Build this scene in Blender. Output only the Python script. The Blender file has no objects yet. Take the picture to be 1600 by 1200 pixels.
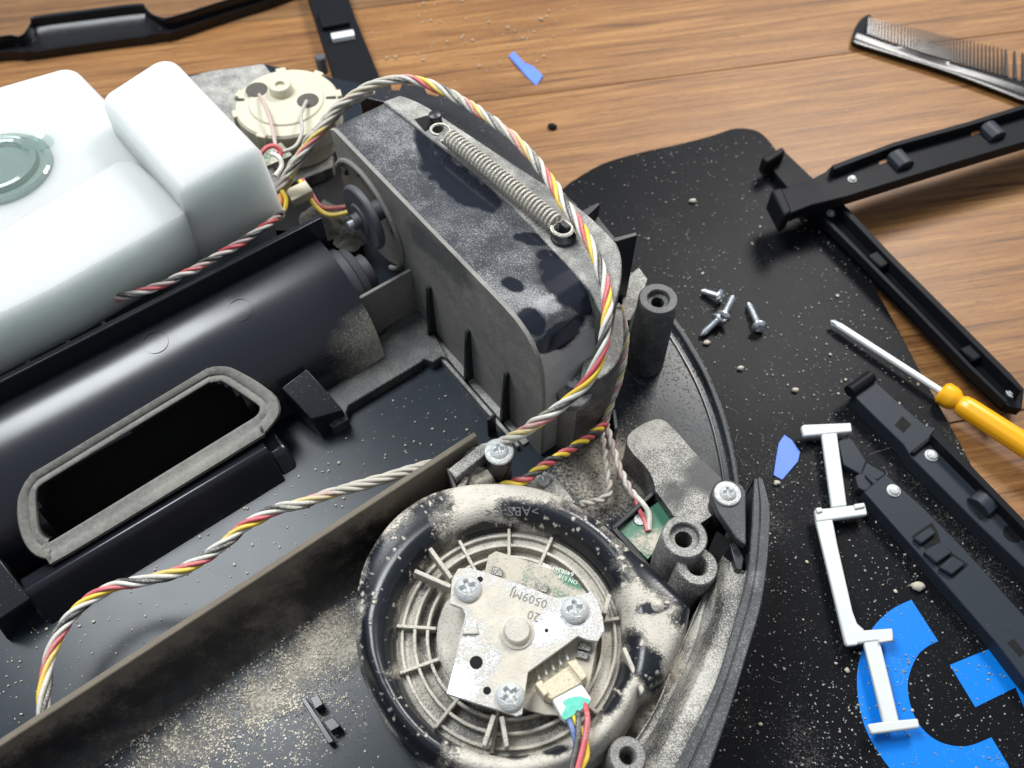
import bpy, bmesh, math, random
from mathutils import Vector, Matrix, noise as mnoise
random.seed(7)
C = bpy.context.scene.collection
SC = bpy.context.scene
MM = 0.001
# ------------------------------------------------------------------ camera (everything below is measured in millimetres)
CAM_H, PITCH, FPX = 307.0, math.radians(57), 1350.0
cam = bpy.data.cameras.new('camera'); camo = bpy.data.objects.new('camera', cam); C.objects.link(camo)
cam.sensor_width = 36.0; cam.lens = 36.0 * FPX / 1600.0
cam.clip_start = 0.01; cam.clip_end = 50
camo.location = (0, 0, CAM_H * MM); camo.rotation_euler = (math.radians(90) - PITCH, 0, 0)
cam.dof.use_dof = True; cam.dof.focus_distance = 0.29; cam.dof.aperture_fstop = 13
SC.camera = camo
# ------------------------------------------------------------------ room light: dim grey room, two ceiling panels
W = bpy.data.worlds.new('World'); SC.world = W; W.use_nodes = True
W.node_tree.nodes['Background'].inputs[0].default_value = (0.80, 0.88, 1.0, 1)
W.node_tree.nodes['Background'].inputs[1].default_value = 0.36
def area(name, loc, tgt, sx, sy, watt, col):
    l = bpy.data.lights.new(name, 'AREA'); l.shape = 'RECTANGLE'; l.size = sx; l.size_y = sy; l.energy = watt; l.color = col
    o = bpy.data.objects.new(name, l); C.objects.link(o); o.location = loc
    o.rotation_euler = (Vector(tgt) - Vector(loc)).to_track_quat('-Z', 'Y').to_euler(); return o
area('ceiling_panel', (-0.47, 0.50, 1.05), (-0.05, 0.20, 0), 0.42, 0.58, 15.5, (0.93, 0.97, 1.0))
area('ceiling_panel', (0.46, 0.95, 0.95), (0.12, 0.25, 0), 0.34, 0.30, 14.0, (1.0, 0.97, 0.93))
SC.view_settings.view_transform = 'Standard'; SC.view_settings.look = 'None'
SC.view_settings.exposure = 0.0; SC.view_settings.gamma = 1.0
SC.cycles.max_bounces = 6; SC.cycles.use_denoising = True

# ------------------------------------------------------------------ measuring helpers (photo measurements -> real places in mm)
cp, sp = math.cos(PITCH), math.sin(PITCH)
def ray(px, py):
    a, b = (px - 800) / FPX, (600 - py) / FPX
    return Vector((a, cp + b * sp, -sp + b * cp))
EYE = Vector((0, 0, CAM_H))
def P(px, py, z):
    d = ray(px, py); return EYE + d * ((z - CAM_H) / d.z)
def Q(p):
    d = Vector(p) - EYE; f = d.y * cp - d.z * sp; up = d.y * sp + d.z * cp
    return 800 + FPX * d.x / f, 600 - FPX * up / f
AX = math.radians(37.2)
U = Vector((math.cos(AX), math.sin(AX), 0)); V = Vector((math.sin(AX), -math.cos(AX), 0)); Z = Vector((0, 0, 1))
def R3(u, v, z): return U * u + V * v + Z * z                       # robot frame: u along its walls, v across
def uvz(p): p = Vector(p); return p.dot(U), p.dot(V), p.z
def PP(px, py, pt, n):
    d = ray(px, py); n = Vector(n); return EYE + d * ((Vector(pt) - EYE).dot(n) / d.dot(n))
def PU(px, py, u): return PP(px, py, U * u, U)
def PX(pts, z): return [P(x, y, z) for x, y in pts]
def spl(pts, n=6, closed=False):
    pts = [Vector(p) for p in pts]; out = []; N = len(pts)
    rng = range(N) if closed else range(N - 1)
    for i in rng:
        if closed: a, b, c, d = pts[i - 1], pts[i], pts[(i + 1) % N], pts[(i + 2) % N]
        else: a, b, c, d = pts[max(i - 1, 0)], pts[i], pts[i + 1], pts[min(i + 2, N - 1)]
        for k in range(n):
            t = k / n
            out.append(0.5 * ((2 * b) + (c - a) * t + (2 * a - 5 * b + 4 * c - d) * t * t + (3 * b - a - 3 * c + d) * t ** 3))
    if not closed: out.append(pts[-1])
    return out
def spx(pts, n=5, closed=False):                                     # smooth a 2-D outline
    return [(p.x, p.y) for p in spl([(x, y, 0) for x, y in pts], n, closed)]
def in_poly(x, y, poly):
    r = False
    for (x1, y1), (x2, y2) in zip(poly, poly[1:] + poly[:1]):
        if (y1 > y) != (y2 > y) and x < (x2 - x1) * (y - y1) / (y2 - y1) + x1: r = not r
    return r
def smooth01(x):
    x = min(1, max(0, x)); return x * x * (3 - 2 * x)
def blob(q, cx, cy, rx, ry, rot=0, soft=0.35):
    a = math.radians(rot); dx, dy = q[0] - cx, q[1] - cy
    x = (dx * math.cos(a) + dy * math.sin(a)) / rx; y = (-dx * math.sin(a) + dy * math.cos(a)) / ry
    w = mnoise.noise(Vector((q[0] * .03, q[1] * .03, cx))) * .35 + mnoise.noise(Vector((q[0] * .09, q[1] * .09, cy))) * .18
    return 1 - smooth01((math.hypot(x, y) + w - (1 - soft)) / (2 * soft))

# ------------------------------------------------------------------ materials
class NT:
    def __init__(s, name):
        s.m = bpy.data.materials.new(name); s.m.use_nodes = True; s.t = s.m.node_tree; s.b = s.t.nodes['Principled BSDF']
        s.tc = s.t.nodes.new('ShaderNodeTexCoord')
    def n(s, typ, **kw):
        o = s.t.nodes.new('ShaderNode' + typ)
        for k, v in kw.items(): setattr(o, k, v)
        return o
    def l(s, a, b): s.t.links.new(a, b)
    def noise(s, scale, detail=3, rough=.55, vec=None):
        o = s.n('TexNoise'); o.inputs['Scale'].default_value = scale; o.inputs['Detail'].default_value = detail; o.inputs['Roughness'].default_value = rough
        s.l(vec if vec is not None else s.tc.outputs['Object'], o.inputs['Vector']); return o.outputs['Fac']
    def math(s, op, a, b=None, c=None, clamp=False):
        o = s.n('Math', operation=op); o.use_clamp = clamp
        for i, x in enumerate((a, b, c)):
            if x is None: continue
            if isinstance(x, (int, float)): o.inputs[i].default_value = x
            else: s.l(x, o.inputs[i])
        return o.outputs[0]
    def mix(s, f, a, b):
        o = s.n('Mix', data_type='RGBA')
        for i, x in ((0, f), (6, a), (7, b)):
            if isinstance(x, (int, float)): o.inputs[i].default_value = x
            elif isinstance(x, tuple): o.inputs[i].default_value = x + (1,)
            else: s.l(x, o.inputs[i])
        return o.outputs[2]
    def fmix(s, f, a, b): return s.math('ADD', s.math('MULTIPLY', f, b - a), a)
    def bump(s, h, strength, dist):
        o = s.n('Bump'); o.inputs['Strength'].default_value = strength; o.inputs['Distance'].default_value = dist
        s.l(h, o.inputs['Height']); s.l(o.outputs[0], s.b.inputs['Normal'])
DUST = (0.50, 0.455, 0.375)
def dusty(name, base, rough=.35, dust=.1, up=.2, grain=1500, dcol=DUST, metal=0.0, contrast=1.7, blot=.6, bump=.5, spec=.5, fine=0.):
    """moulded plastic (or metal) under loose dust; how much lies where comes from the mesh's own 'dust' attribute"""
    n = NT(name)
    n1 = n.noise(grain, 3, .6); n2 = n.noise(140, 5, .65); n3 = n.noise(28, 3)
    at = n.n('Attribute'); at.attribute_name = 'dust'
    geo = n.n('NewGeometry'); sx = n.n('SeparateXYZ'); n.l(geo.outputs['Normal'], sx.inputs[0])
    t = n.math('ADD', at.outputs['Fac'], dust)
    t = n.math('ADD', t, n.math('MULTIPLY', n.math('MAXIMUM', sx.outputs['Z'], 0.0), up))
    t = n.math('ADD', t, n.math('MULTIPLY', n.math('SUBTRACT', n2, .5), blot))
    t = n.math('ADD', t, n.math('MULTIPLY', n.math('SUBTRACT', n3, .5), blot * .7))
    g = n.math('MULTIPLY', n.math('SUBTRACT', n1, .5), contrast)
    fac = n.math('MULTIPLY_ADD', n.math('ADD', n.math('SUBTRACT', t, .5), g), 1.5, .5, clamp=True)
    fac = n.math('MAXIMUM', fac, n.math('MULTIPLY', n.math('MINIMUM', n.math('MAXIMUM', t, 0.0), 1.0), .35 + fine))
    dc = n.mix(n2, tuple(c * .72 for c in dcol), tuple(min(1, c * 1.22) for c in dcol))
    n.l(n.mix(fac, base, dc), n.b.inputs['Base Color'])
    rr = n.fmix(n3, rough - .07, rough + .09)
    n.l(n.math('MAXIMUM', rr, n.math('MULTIPLY', fac, .95)), n.b.inputs['Roughness'])
    if metal: n.l(n.math('MULTIPLY', n.math('SUBTRACT', 1.0, fac), metal), n.b.inputs['Metallic'])
    n.b.inputs['Specular IOR Level'].default_value = spec
    n.bump(n.math('ADD', fac, n.math('MULTIPLY', n.math('MULTIPLY', n1, fac), 1.2)), bump, .0003)
    return n.m
def plain(name, base, rough=.4, metal=0., var=.12, scale=200, bump=.05, **kw):
    n = NT(name); f = n.noise(scale, 4)
    n.l(n.mix(f, tuple(c * (1 - var) for c in base), tuple(min(1, c * (1 + var)) for c in base)), n.b.inputs['Base Color'])
    n.l(n.fmix(f, max(.03, rough - .06), rough + .08), n.b.inputs['Roughness']); n.b.inputs['Metallic'].default_value = metal
    for k, v in kw.items(): n.b.inputs[k].default_value = v
    if bump: n.bump(f, bump, .0004)
    return n.m
M = {}
BLK = (0.012, 0.0135, 0.017)
M['pan'] = dusty('dark_blue_black_pan_plastic', (0.015, 0.021, 0.029), .25, -.42, .10, 900, contrast=1.9, blot=.5, spec=.26)
M['plastic'] = dusty('black_moulded_plastic', BLK, .36, -.20, .14, 1300, blot=.5)
M['clean'] = dusty('clean_black_plastic', (0.010, 0.0115, 0.0155), .23, -.50, .06, 1100, contrast=1.3, blot=.5, fine=.3)
M['tunnel'] = dusty('satin_black_tunnel_plastic', (0.011, 0.013, 0.018), .25, -.42, .08, 1100, contrast=1.3, blot=.5, fine=.3, spec=.6)
M['gloss'] = dusty('glossy_blue_black_plastic', (0.008, 0.0105, 0.018), .16, .15, .10, 1800, contrast=1.0, dcol=(.43, .435, .43), blot=.35, bump=.2, fine=.15)
M['grey_dust'] = dusty('dust_coated_plastic', (0.03, 0.03, 0.032), .5, .22, .42, 2100, dcol=(.44, .43, .395), contrast=1.9, blot=.9, fine=.25)
M['side_dust'] = dusty('evenly_dust_filmed_plastic', (0.07, 0.07, 0.07), .55, .62, .1, 1100, dcol=(.27, .26, .235), contrast=.7, blot=.3, bump=.2, fine=.3)
M['heavy'] = dusty('heavily_dusted_plastic', (0.025, 0.025, 0.028), .4, .22, .42, 2100, dcol=(.55, .53, .475), contrast=2.8, blot=.9)
M['wall'] = dusty('brown_dusted_wall_plastic', (0.014, 0.013, 0.013), .5, .12, .2, 900, dcol=(.17, .145, .11), contrast=1.0, blot=1.3, fine=.1)
M['rim'] = dusty('textured_rim_plastic', (0.022, 0.025, 0.030), .5, -.02, .16, 2600, dcol=(.36, .36, .35), contrast=2.2, blot=.4)
M['fan'] = dusty('fan_volute_plastic', (0.009, 0.011, 0.016), .27, .80, .25, 1700, dcol=(.57, .53, .455), contrast=2.2, blot=.45, bump=.7, fine=.1)
M['grille'] = dusty('fan_grille_plastic', (0.05, 0.05, 0.05), .5, .62, .3, 1700, dcol=(.58, .54, .46), contrast=1.7)
M['metal_plate'] = dusty('dusty_zinc_plate', (0.58, 0.60, 0.62), .40, .38, .18, 1600, dcol=(.60, .55, .46), metal=.75, contrast=2.0, blot=1.3)
M['pcb'] = dusty('green_circuit_board', (0.03, 0.16, 0.09), .4, .40, .2, 1300, contrast=2.0, blot=1.4)
M['gasket'] = dusty('grey_rubber_gasket', (0.07, 0.07, 0.066), .7, .45, .15, 700, dcol=(.29, .28, .25), contrast=.6, blot=.25, fine=.3, bump=.15)
M['film'] = dusty('dust_filmed_black_plastic', (0.022, 0.024, 0.028), .45, .22, .16, 1300, dcol=(.24, .235, .215), contrast=1.2, blot=.8, fine=.25)
M['void'] = plain('black_for_unlit_openings', (0.003, 0.003, 0.003), .9, bump=0)  # near-black puts the darkness inside openings and pits into the colour
M['steel'] = plain('zinc_screw_steel', (0.70, 0.73, 0.76), .30, .85, scale=600)
M['steel_dust'] = dusty('dusty_screw_steel', (0.62, 0.65, 0.66), .42, .22, .18, 1500, metal=.35, dcol=(.58, .55, .47))
M['spring'] = dusty('dusty_spring_wire', (0.60, 0.58, 0.52), .35, .2, .35, 1600, metal=.7, dcol=(.52, .49, .41))
M['strip'] = dusty('matt_black_strip_plastic', (0.008, 0.009, 0.011), .48, -.35, .12, 900, contrast=1.6, spec=.10, bump=.2)
M['strip2'] = dusty('slate_black_strip_plastic', (0.022, 0.028, 0.037), .48, -.25, .12, 900, contrast=1.5, spec=.2, bump=.2, dcol=(.25,.25,.25))
M['rubber'] = dusty('grey_rubber_wheel', (0.06, 0.062, 0.072), .55, -.05, .1, 1200, contrast=.8, blot=.3)
M['cream'] = plain('cream_nylon', (0.56, 0.525, 0.40), .45, scale=120, var=.06)
M['cream_con'] = dusty('cream_connector_nylon', (0.66, 0.57, 0.40), .45, .05, .15, 1500)
M['white_plug'] = plain('white_plug_nylon', (0.80, 0.82, 0.80), .4, var=.04)
M['green_ink'] = plain('green_marker_ink', (0.12, 0.55, 0.42), .4, var=.3, scale=900)
M['felt'] = plain('grey_felt_dust', (0.085, 0.08, 0.07), .95, var=.6, scale=1200, bump=.6)
M['white_part'] = plain('white_moulded_part', (0.60, 0.625, 0.605), .42, var=.05, scale=80)
M['blue_chip'] = plain('blue_plastic_film', (0.10, 0.21, 0.75), .5, var=.15, scale=150)
M['logo'] = dusty('printed_blue_ink', (0.0, 0.185, 0.68), .4, -.22, .12, 1400, contrast=1.7, blot=.6, bump=.1, spec=.3)
M['yellow_h'] = plain('yellow_handle_plastic', (0.90, 0.42, 0.01), .3, var=.08, scale=60)
M['chrome'] = plain('polished_shaft_steel', (0.80, 0.82, 0.81), .38, .35, var=.08)
M['crumb'] = plain('pale_grit', (0.50, 0.45, 0.36), .9, var=.45, scale=500)
M['flake'] = plain('beige_dust_flakes', (0.60, 0.56, 0.46), .95, var=.3, scale=500)
M['grit'] = plain('grey_grit', (0.27, 0.265, 0.25), .7, var=.6, scale=700)
M['ink'] = plain('stamped_lettering', (0.20, 0.19, 0.17), .7, bump=0)
M['ink_white'] = plain('white_silkscreen', (0.75, 0.78, 0.72), .6, bump=0)
M['relief'] = plain('raised_black_lettering', (0.045, 0.045, 0.05), .5, bump=0)
M['comb_t'] = plain('glossy_grey_black_comb_teeth', (0.02, 0.02, 0.022), .22, var=.1, **{'Specular IOR Level': .35})
M['comb'] = plain('glossy_black_comb_plastic', (0.012, 0.012, 0.014), .20, var=.1, **{'Specular IOR Level': .3})
M['fluff'] = dusty('packed_dust_and_hair', (0.40, 0.36, 0.30), .95, .7, .2, 2200, contrast=2.2, bump=1.)
for k, c in dict(yellow=(.80, .56, .03), red=(.58, .09, .11), white=(.66, .64, .58), black=(.045, .045, .045), pink=(.50, .37, .35), grey=(.42, .40, .36),
                 blue=(.08, .16, .42), orange=(.75, .25, .03)).items():
    M['w_' + k] = dusty('wire_' + k, c, .45, -.02, .22, 1500, dcol=(.50, .47, .40), contrast=1.5, blot=1.0, bump=.3)
def mat_tank():
    n = NT('translucent_milky_tank'); f = n.noise(14, 3)
    n.l(n.mix(f, (.50, .533, .512), (.56, .578, .560)), n.b.inputs['Base Color']); n.b.inputs['Roughness'].default_value = .38; n.b.inputs['Specular IOR Level'].default_value = .3
    n.b.inputs['Subsurface Weight'].default_value = .9; n.b.inputs['Subsurface Radius'].default_value = (.040, .044, .043); n.b.inputs['Subsurface Scale'].default_value = 1.0
    n.bump(n.noise(45, 2), .12, .002); return n.m
M['tank'] = mat_tank()
def mat_capglass():
    n = NT('clear_green_tinted_plastic'); n.b.inputs['Base Color'].default_value = (.80, .94, .89, 1); n.b.inputs['Roughness'].default_value = .06
    n.b.inputs['Transmission Weight'].default_value = .92; n.b.inputs['IOR'].default_value = 1.45; n.bump(n.noise(120, 2), .1, .001); return n.m
M['capglass'] = mat_capglass()
def mat_plate():
    n = NT('black_lacquered_board'); n1 = n.noise(12, 4); n2 = n.noise(1500, 3); n3 = n.noise(60, 5, .7)
    n4 = n.noise(16, 4, .6); t = n.math('MULTIPLY_ADD', n.math('ADD', n.math('MULTIPLY', n.math('SUBTRACT', n2, .60), 3.0), n.math('ADD', n.math('MULTIPLY', n.math('SUBTRACT', n3, .54), 1.6), n.math('MULTIPLY', n.math('SUBTRACT', n4, .52), 2.2))), 1.0, 0.0, clamp=True)
    n.l(n.mix(n.math('MULTIPLY', t, .5), (.0075, .008, .0095), (.20, .19, .18)), n.b.inputs['Base Color'])
    n.l(n.math('ADD', n.fmix(n1, .30, .46), n.math('MULTIPLY', t, .4)), n.b.inputs['Roughness']); n.b.inputs['Specular IOR Level'].default_value = .06
    n.bump(n.math('ADD', n3, t), .12, .0004); return n.m
M['plate'] = mat_plate()
def mat_wood(name='wood_grain_laminate', k=(1, 1, 1)):
    n = NT(name); mp = n.n('Mapping'); n.l(n.tc.outputs['Object'], mp.inputs[0]); mp.inputs['Scale'].default_value = (1.0, 30.0, 1.0)
    wob = n.noise(9, 3); v = n.n('VectorMath', operation='ADD')
    cmb = n.n('CombineXYZ'); n.l(n.math('MULTIPLY', wob, .10), cmb.inputs[1]); n.l(mp.outputs[0], v.inputs[0]); n.l(cmb.outputs[0], v.inputs[1])
    vv = v.outputs[0]
    mp2 = n.n('Mapping'); n.l(vv, mp2.inputs[0]); mp2.inputs['Scale'].default_value = (1.0, 1.25, 1.0)
    a = n.noise(9, 5, .6, vv); b = n.noise(17, 5, .62, mp2.outputs[0]); c = n.noise(2.2, 3, .5, vv)
    r = n.n('ValToRGB'); n.l(n.math('ADD', n.math('ADD', n.math('MULTIPLY', a, .34), n.math('MULTIPLY', b, .50)), n.math('MULTIPLY', c, .16)), r.inputs[0])
    e = r.color_ramp.elements; e[0].position = .38; e[0].color = (.115, .052, .020, 1); e[1].position = .60; e[1].color = (.42, .235, .092, 1)
    m = e.new(.45); m.color = (.25, .122, .044, 1); m2 = e.new(.53); m2.color = (.325, .168, .062, 1)
    mp3 = n.n('Mapping'); n.l(vv, mp3.inputs[0]); mp3.inputs['Scale'].default_value = (1.0, .42, 1.0)
    pore = n.math('MULTIPLY', n.math('SUBTRACT', n.noise(190, 2, .5, mp3.outputs[0]), .58), 9.0, clamp=True)
    for el in e: el.color = tuple(c * q for c, q in zip(el.color[:3], (.80 * k[0], .715 * k[1], .575 * k[2]))) + (1,)
    n.l(n.mix(n.math('MULTIPLY', pore, .62), r.outputs[0], (.07 * k[0], .033 * k[1], .014 * k[2])), n.b.inputs['Base Color']); n.l(n.fmix(b, .36, .58), n.b.inputs['Roughness']); n.bump(b, .3, .0003); return n.m
M['wood'] = mat_wood(); M['wood2'] = mat_wood('darker_wood_grain_laminate', (.74, .80, .98)); M['wood3'] = mat_wood('brown_wood_grain_laminate', (.58, .66, .90))

# ------------------------------------------------------------------ object helpers
BASE = {}
def thing(name, label, cat, at, group=None):
    o = bpy.data.objects.new(name, None); C.objects.link(o); o.empty_display_size = .01
    o.location = Vector(at) * MM; o['label'] = label; o['category'] = cat
    if group: o['group'] = group
    BASE[o] = Vector(at); return o
def tag(o, label, cat, group=None):
    o['label'] = label; o['category'] = cat
    if group: o['group'] = group
    return o
def obj(name, bm, mat, parent=None, bevel=0, seg=2, angle=35, dust=None, dens=0, label=None, recalc=True, kind=None, smooth=True, relax=0):
    """one mesh object from a bmesh in world millimetres; its origin goes to the base of the mesh"""
    if dens: densify(bm, dens)
    for _ in range(relax): bmesh.ops.smooth_vert(bm, verts=[v for v in bm.verts if not v.is_boundary], factor=.5, use_axis_x=True, use_axis_y=True, use_axis_z=True)
    if recalc: bmesh.ops.recalc_face_normals(bm, faces=bm.faces[:])
    bm.verts.ensure_lookup_table()
    vals = [dust(v.co) for v in bm.verts] if dust else None
    xs = [v.co for v in bm.verts]
    org = Vector(((min(v.x for v in xs) + max(v.x for v in xs)) / 2, (min(v.y for v in xs) + max(v.y for v in xs)) / 2, min(v.z for v in xs)))
    for v in bm.verts: v.co = (v.co - org) * MM
    me = bpy.data.meshes.new(name); bm.to_mesh(me); bm.free()
    mats = mat if isinstance(mat, (list, tuple)) else [mat]
    for m in mats: me.materials.append(M[m])
    if smooth:
        me.shade_smooth(); me.set_sharp_from_angle(angle=math.radians(angle))
    if vals:
        at = me.attributes.new('dust', 'FLOAT', 'POINT'); at.data.foreach_set('value', vals)
    o = bpy.data.objects.new(name, me); C.objects.link(o)
    if parent is not None: o.parent = parent; o.location = (org - BASE[parent]) * MM
    else: o.location = org * MM
    BASE[o] = org
    if bevel:
        b = o.modifiers.new('bevel', 'BEVEL'); b.width = bevel * MM; b.segments = seg; b.limit_method = 'ANGLE'; b.angle_limit = math.radians(angle); b.harden_normals = False
    if label: o['label'] = label
    if kind: o['kind'] = kind
    return o
def densify(bm, L):
    bmesh.ops.triangulate(bm, faces=bm.faces[:])
    for _ in range(9):
        es = [e for e in bm.edges if e.calc_length() > L]
        if not es: break
        bmesh.ops.subdivide_edges(bm, edges=es, cuts=1)
        bmesh.ops.triangulate(bm, faces=[f for f in bm.faces if len(f.verts) > 3])
def BM(): return bmesh.new()
def prism(bm, top, zb, ztop=None):
    """polygon (list of points, clockwise or not) pushed straight down to height zb"""
    a = [bm.verts.new(p) for p in top]; b = [bm.verts.new((p[0], p[1], zb)) for p in top]
    bm.faces.new(a); bm.faces.new(b[::-1]); n = len(a)
    for i in range(n): bm.faces.new((a[i], b[i], b[(i + 1) % n], a[(i + 1) % n]))
    return bm
def pprism(pts, zt, zb, bm=None): return prism(bm or BM(), PX(pts, zt), zb)
def ringprism(bm, outer, inner, zt, zb):
    """closed band between two equally long loops"""
    n = len(outer)
    L = [[bm.verts.new((p[0], p[1], z)) for p in loop] for loop, z in ((outer, zb), (outer, zt), (inner, zt), (inner, zb))]
    for k in range(4):
        a, b = L[k], L[(k + 1) % 4]
        for i in range(n): bm.faces.new((a[i], a[(i + 1) % n], b[(i + 1) % n], b[i]))
    return bm
def loft(bm, rows, closed=False, caps=False):
    R = [[bm.verts.new(p) for p in r] for r in rows]
    for a, b in zip(R, R[1:]):
        n = len(a)
        for i in range(n if closed else n - 1): bm.faces.new((a[i], a[(i + 1) % n], b[(i + 1) % n], b[i]))
    if caps and closed: bm.faces.new(R[0]); bm.faces.new(R[-1][::-1])
    return bm
def extrude_u(bm, prof, u0, u1, nu=1, caps=True):
    """closed (v, z) profile swept along u"""
    return loft(bm, [[R3(u0 + (u1 - u0) * i / nu, v, z) for v, z in prof] for i in range(nu + 1)], True, caps)
def ubox(bm, u0, u1, v0, v1, z0, z1): return extrude_u(bm, [(v0, z0), (v0, z1), (v1, z1), (v1, z0)], u0, u1)
def frame(t):
    t = Vector(t).normalized(); a = Vector((0, 0, 1)) if abs(t.z) < .9 else Vector((1, 0, 0))
    x = t.cross(a).normalized(); return x, t.cross(x).normalized()
def frames(path):
    fr = []; x = None
    for i in range(len(path)):
        t = (path[min(i + 1, len(path) - 1)] - path[max(i - 1, 0)]).normalized()
        if x is None: x, y = frame(t)
        else:
            x = (x - t * x.dot(t)).normalized(); y = t.cross(x)
        fr.append((x, y))
    return fr
def tube(bm, path, r, seg=8, caps=True):
    path = [Vector(p) for p in path]; rows = []
    for i, (p, (x, y)) in enumerate(zip(path, frames(path))):
        rr = r[i] if isinstance(r, (list, tuple)) else r
        rows.append([p + (x * math.cos(2 * math.pi * k / seg) + y * math.sin(2 * math.pi * k / seg)) * rr for k in range(seg)])
    return loft(bm, rows, True, caps)
def lathe(bm, c, prof, seg=32, axis=Z, caps=True):
    """(radius, height) profile turned about an axis through c"""
    axis = Vector(axis).normalized(); x, y = frame(axis); c = Vector(c)
    return loft(bm, [[c + axis * h + (x * math.cos(2 * math.pi * k / seg) + y * math.sin(2 * math.pi * k / seg)) * r for k in range(seg)] for r, h in prof], True, caps)
def box(bm, c, x, y, z):                                            # centre and three half-axis vectors
    c, x, y, z = Vector(c), Vector(x), Vector(y), Vector(z)
    a = [[bm.verts.new(c + x * i + y * j + z * k) for i, j in ((-1, -1), (1, -1), (1, 1), (-1, 1))] for k in (-1, 1)]
    bm.faces.new(a[0][::-1]); bm.faces.new(a[1])
    for i in range(4): bm.faces.new((a[0][i], a[0][(i + 1) % 4], a[1][(i + 1) % 4], a[1][i]))
    return bm
def polar_cap(bm, c, r, hfun, rings=9, seg=40, axis=Z, skirt=0):
    axis = Vector(axis).normalized(); x, y = frame(axis); c = Vector(c); rows = []
    ctr = bm.verts.new(c + axis * hfun(0, 0))
    for i in range(1, rings + 1):
        rr = r * i / rings
        rows.append([bm.verts.new(c + axis * hfun(rr, 2 * math.pi * k / seg) + (x * math.cos(2 * math.pi * k / seg) + y * math.sin(2 * math.pi * k / seg)) * rr) for k in range(seg)])
    for k in range(seg): bm.faces.new((ctr, rows[0][k], rows[0][(k + 1) % seg]))
    for a, b in zip(rows, rows[1:]):
        for k in range(seg): bm.faces.new((a[k], b[k], b[(k + 1) % seg], a[(k + 1) % seg]))
    if skirt:
        s = [bm.verts.new(v.co - axis * skirt) for v in rows[-1]]
        for k in range(seg): bm.faces.new((rows[-1][k], s[k], s[(k + 1) % seg], rows[-1][(k + 1) % seg]))
    return bm
def cross_head(r, dome, rot=0., arm=.62, wid=.15, depth=.55):
    def h(rr, th):
        a = rr * math.cos(th - rot); b = rr * math.sin(th - rot); z = dome * (1 - (rr / r) ** 2.6)
        d = 0
        for p, q in ((a, b), (b, a)):
            d = max(d, smooth01((arm * r - abs(p)) / (.12 * r) ) * smooth01((wid * r - abs(q)) / (.07 * r) + .5))
        return z - d * depth * dome * 1.6
    return h
def screw(parent, px, py, z, r, washer=0, mat='steel_dust', rot=.4, dome=1.5, axis=Z):
    c = P(px, py, z); bm = BM()
    if washer: lathe(bm, c, [(washer, -.8), (washer, 0), (washer - .25, .25), (r * .9, .3)], 32, axis)
    polar_cap(bm, c + Vector(axis) * (.3 if washer else .9), r, cross_head(r, dome, rot), 12, 44, axis, .9)
    return obj('screw', bm, mat, parent, angle=50)
def textmesh(name, s, size, pos, xdir, ydir, mat, parent, depth=.15):
    cu = bpy.data.curves.new(name, 'FONT'); cu.body = s; cu.size = size; cu.extrude = depth; cu.align_x = 'CENTER'; cu.align_y = 'CENTER'; cu.resolution_u = 2
    to = bpy.data.objects.new(name, cu); C.objects.link(to); bpy.context.view_layer.update()
    me = bpy.data.meshes.new_from_object(to.evaluated_get(bpy.context.evaluated_depsgraph_get())); bpy.data.objects.remove(to); bpy.data.curves.remove(cu)
    bm = BM(); bm.from_mesh(me); bpy.data.meshes.remove(me)
    x = Vector(xdir).normalized(); n = x.cross(Vector(ydir)).normalized(); y = n.cross(x)
    for v in bm.verts: v.co = Vector(pos) + x * v.co.x + y * v.co.y + n * v.co.z
    return obj(name, bm, mat, parent, recalc=False, smooth=False)
ICO = None
def crumbs(name, spots, mat, smin, smax, flat=.7, parent=None, pw=2.5):
    global ICO
    if ICO is None:
        b = BM(); bmesh.ops.create_icosphere(b, subdivisions=1, radius=1); b.verts.ensure_lookup_table()
        ICO = ([v.co.copy() for v in b.verts], [tuple(v.index for v in f.verts) for f in b.faces]); b.free()
    vs, fs = [], []; org = Vector(spots[0])
    for p in spots:
        s = smin + (smax - smin) * random.random() ** pw; a = random.random() * 6.3; ca, sa = math.cos(a), math.sin(a); sx, sy = s * random.uniform(.7, 1.4), s * random.uniform(.6, 1.1); n0 = len(vs)
        for v in ICO[0]:
            k = random.uniform(.72, 1.22); x, y = v.x * sx * k, v.y * sy * k
            vs.append(((p[0] - org.x + x * ca - y * sa) * MM, (p[1] - org.y + x * sa + y * ca) * MM, (p[2] - org.z + (v.z + .8) * s * flat * k) * MM))
        fs += [(i + n0, j + n0, k + n0) for i, j, k in ICO[1]]
    me = bpy.data.meshes.new(name); me.from_pydata(vs, [], fs); me.shade_smooth(); me.materials.append(M[mat])
    o = bpy.data.objects.new(name, me); C.objects.link(o); o.location = org * MM; o['kind'] = 'stuff'; return o

# ================================================================== THE TABLE
D1 = (P(1060, 118, 0) - P(700, 165, 0)).normalized(); D2 = Vector((-D1.y, D1.x, 0))
s1 = P(700, 165, 0).dot(D2); s2 = P(297, 44, 0).dot(D2)
tb = thing('table', 'brown wood-grain table top under all the parts and the opened robot vacuum', 'table', (0, 200, -18)); tb['kind'] = 'structure'
edges = [s1 - 470, s1 - 235, s1, s2, s2 + 190, s2 + 380]
for i, (a, b) in enumerate(zip(edges, edges[1:])):
    bm = BM(); prism(bm, [D1 * x + D2 * y for x, y in ((-750, a + .2), (750, a + .2), (750, b - .2), (-750, b - .2))], -18)
    pl = obj('plank', bm, ['wood', 'wood', 'wood', 'wood2', 'wood3', 'wood2'][i], tb, bevel=.35, seg=1)
    pl.rotation_euler = (0, 0, 0)
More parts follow.
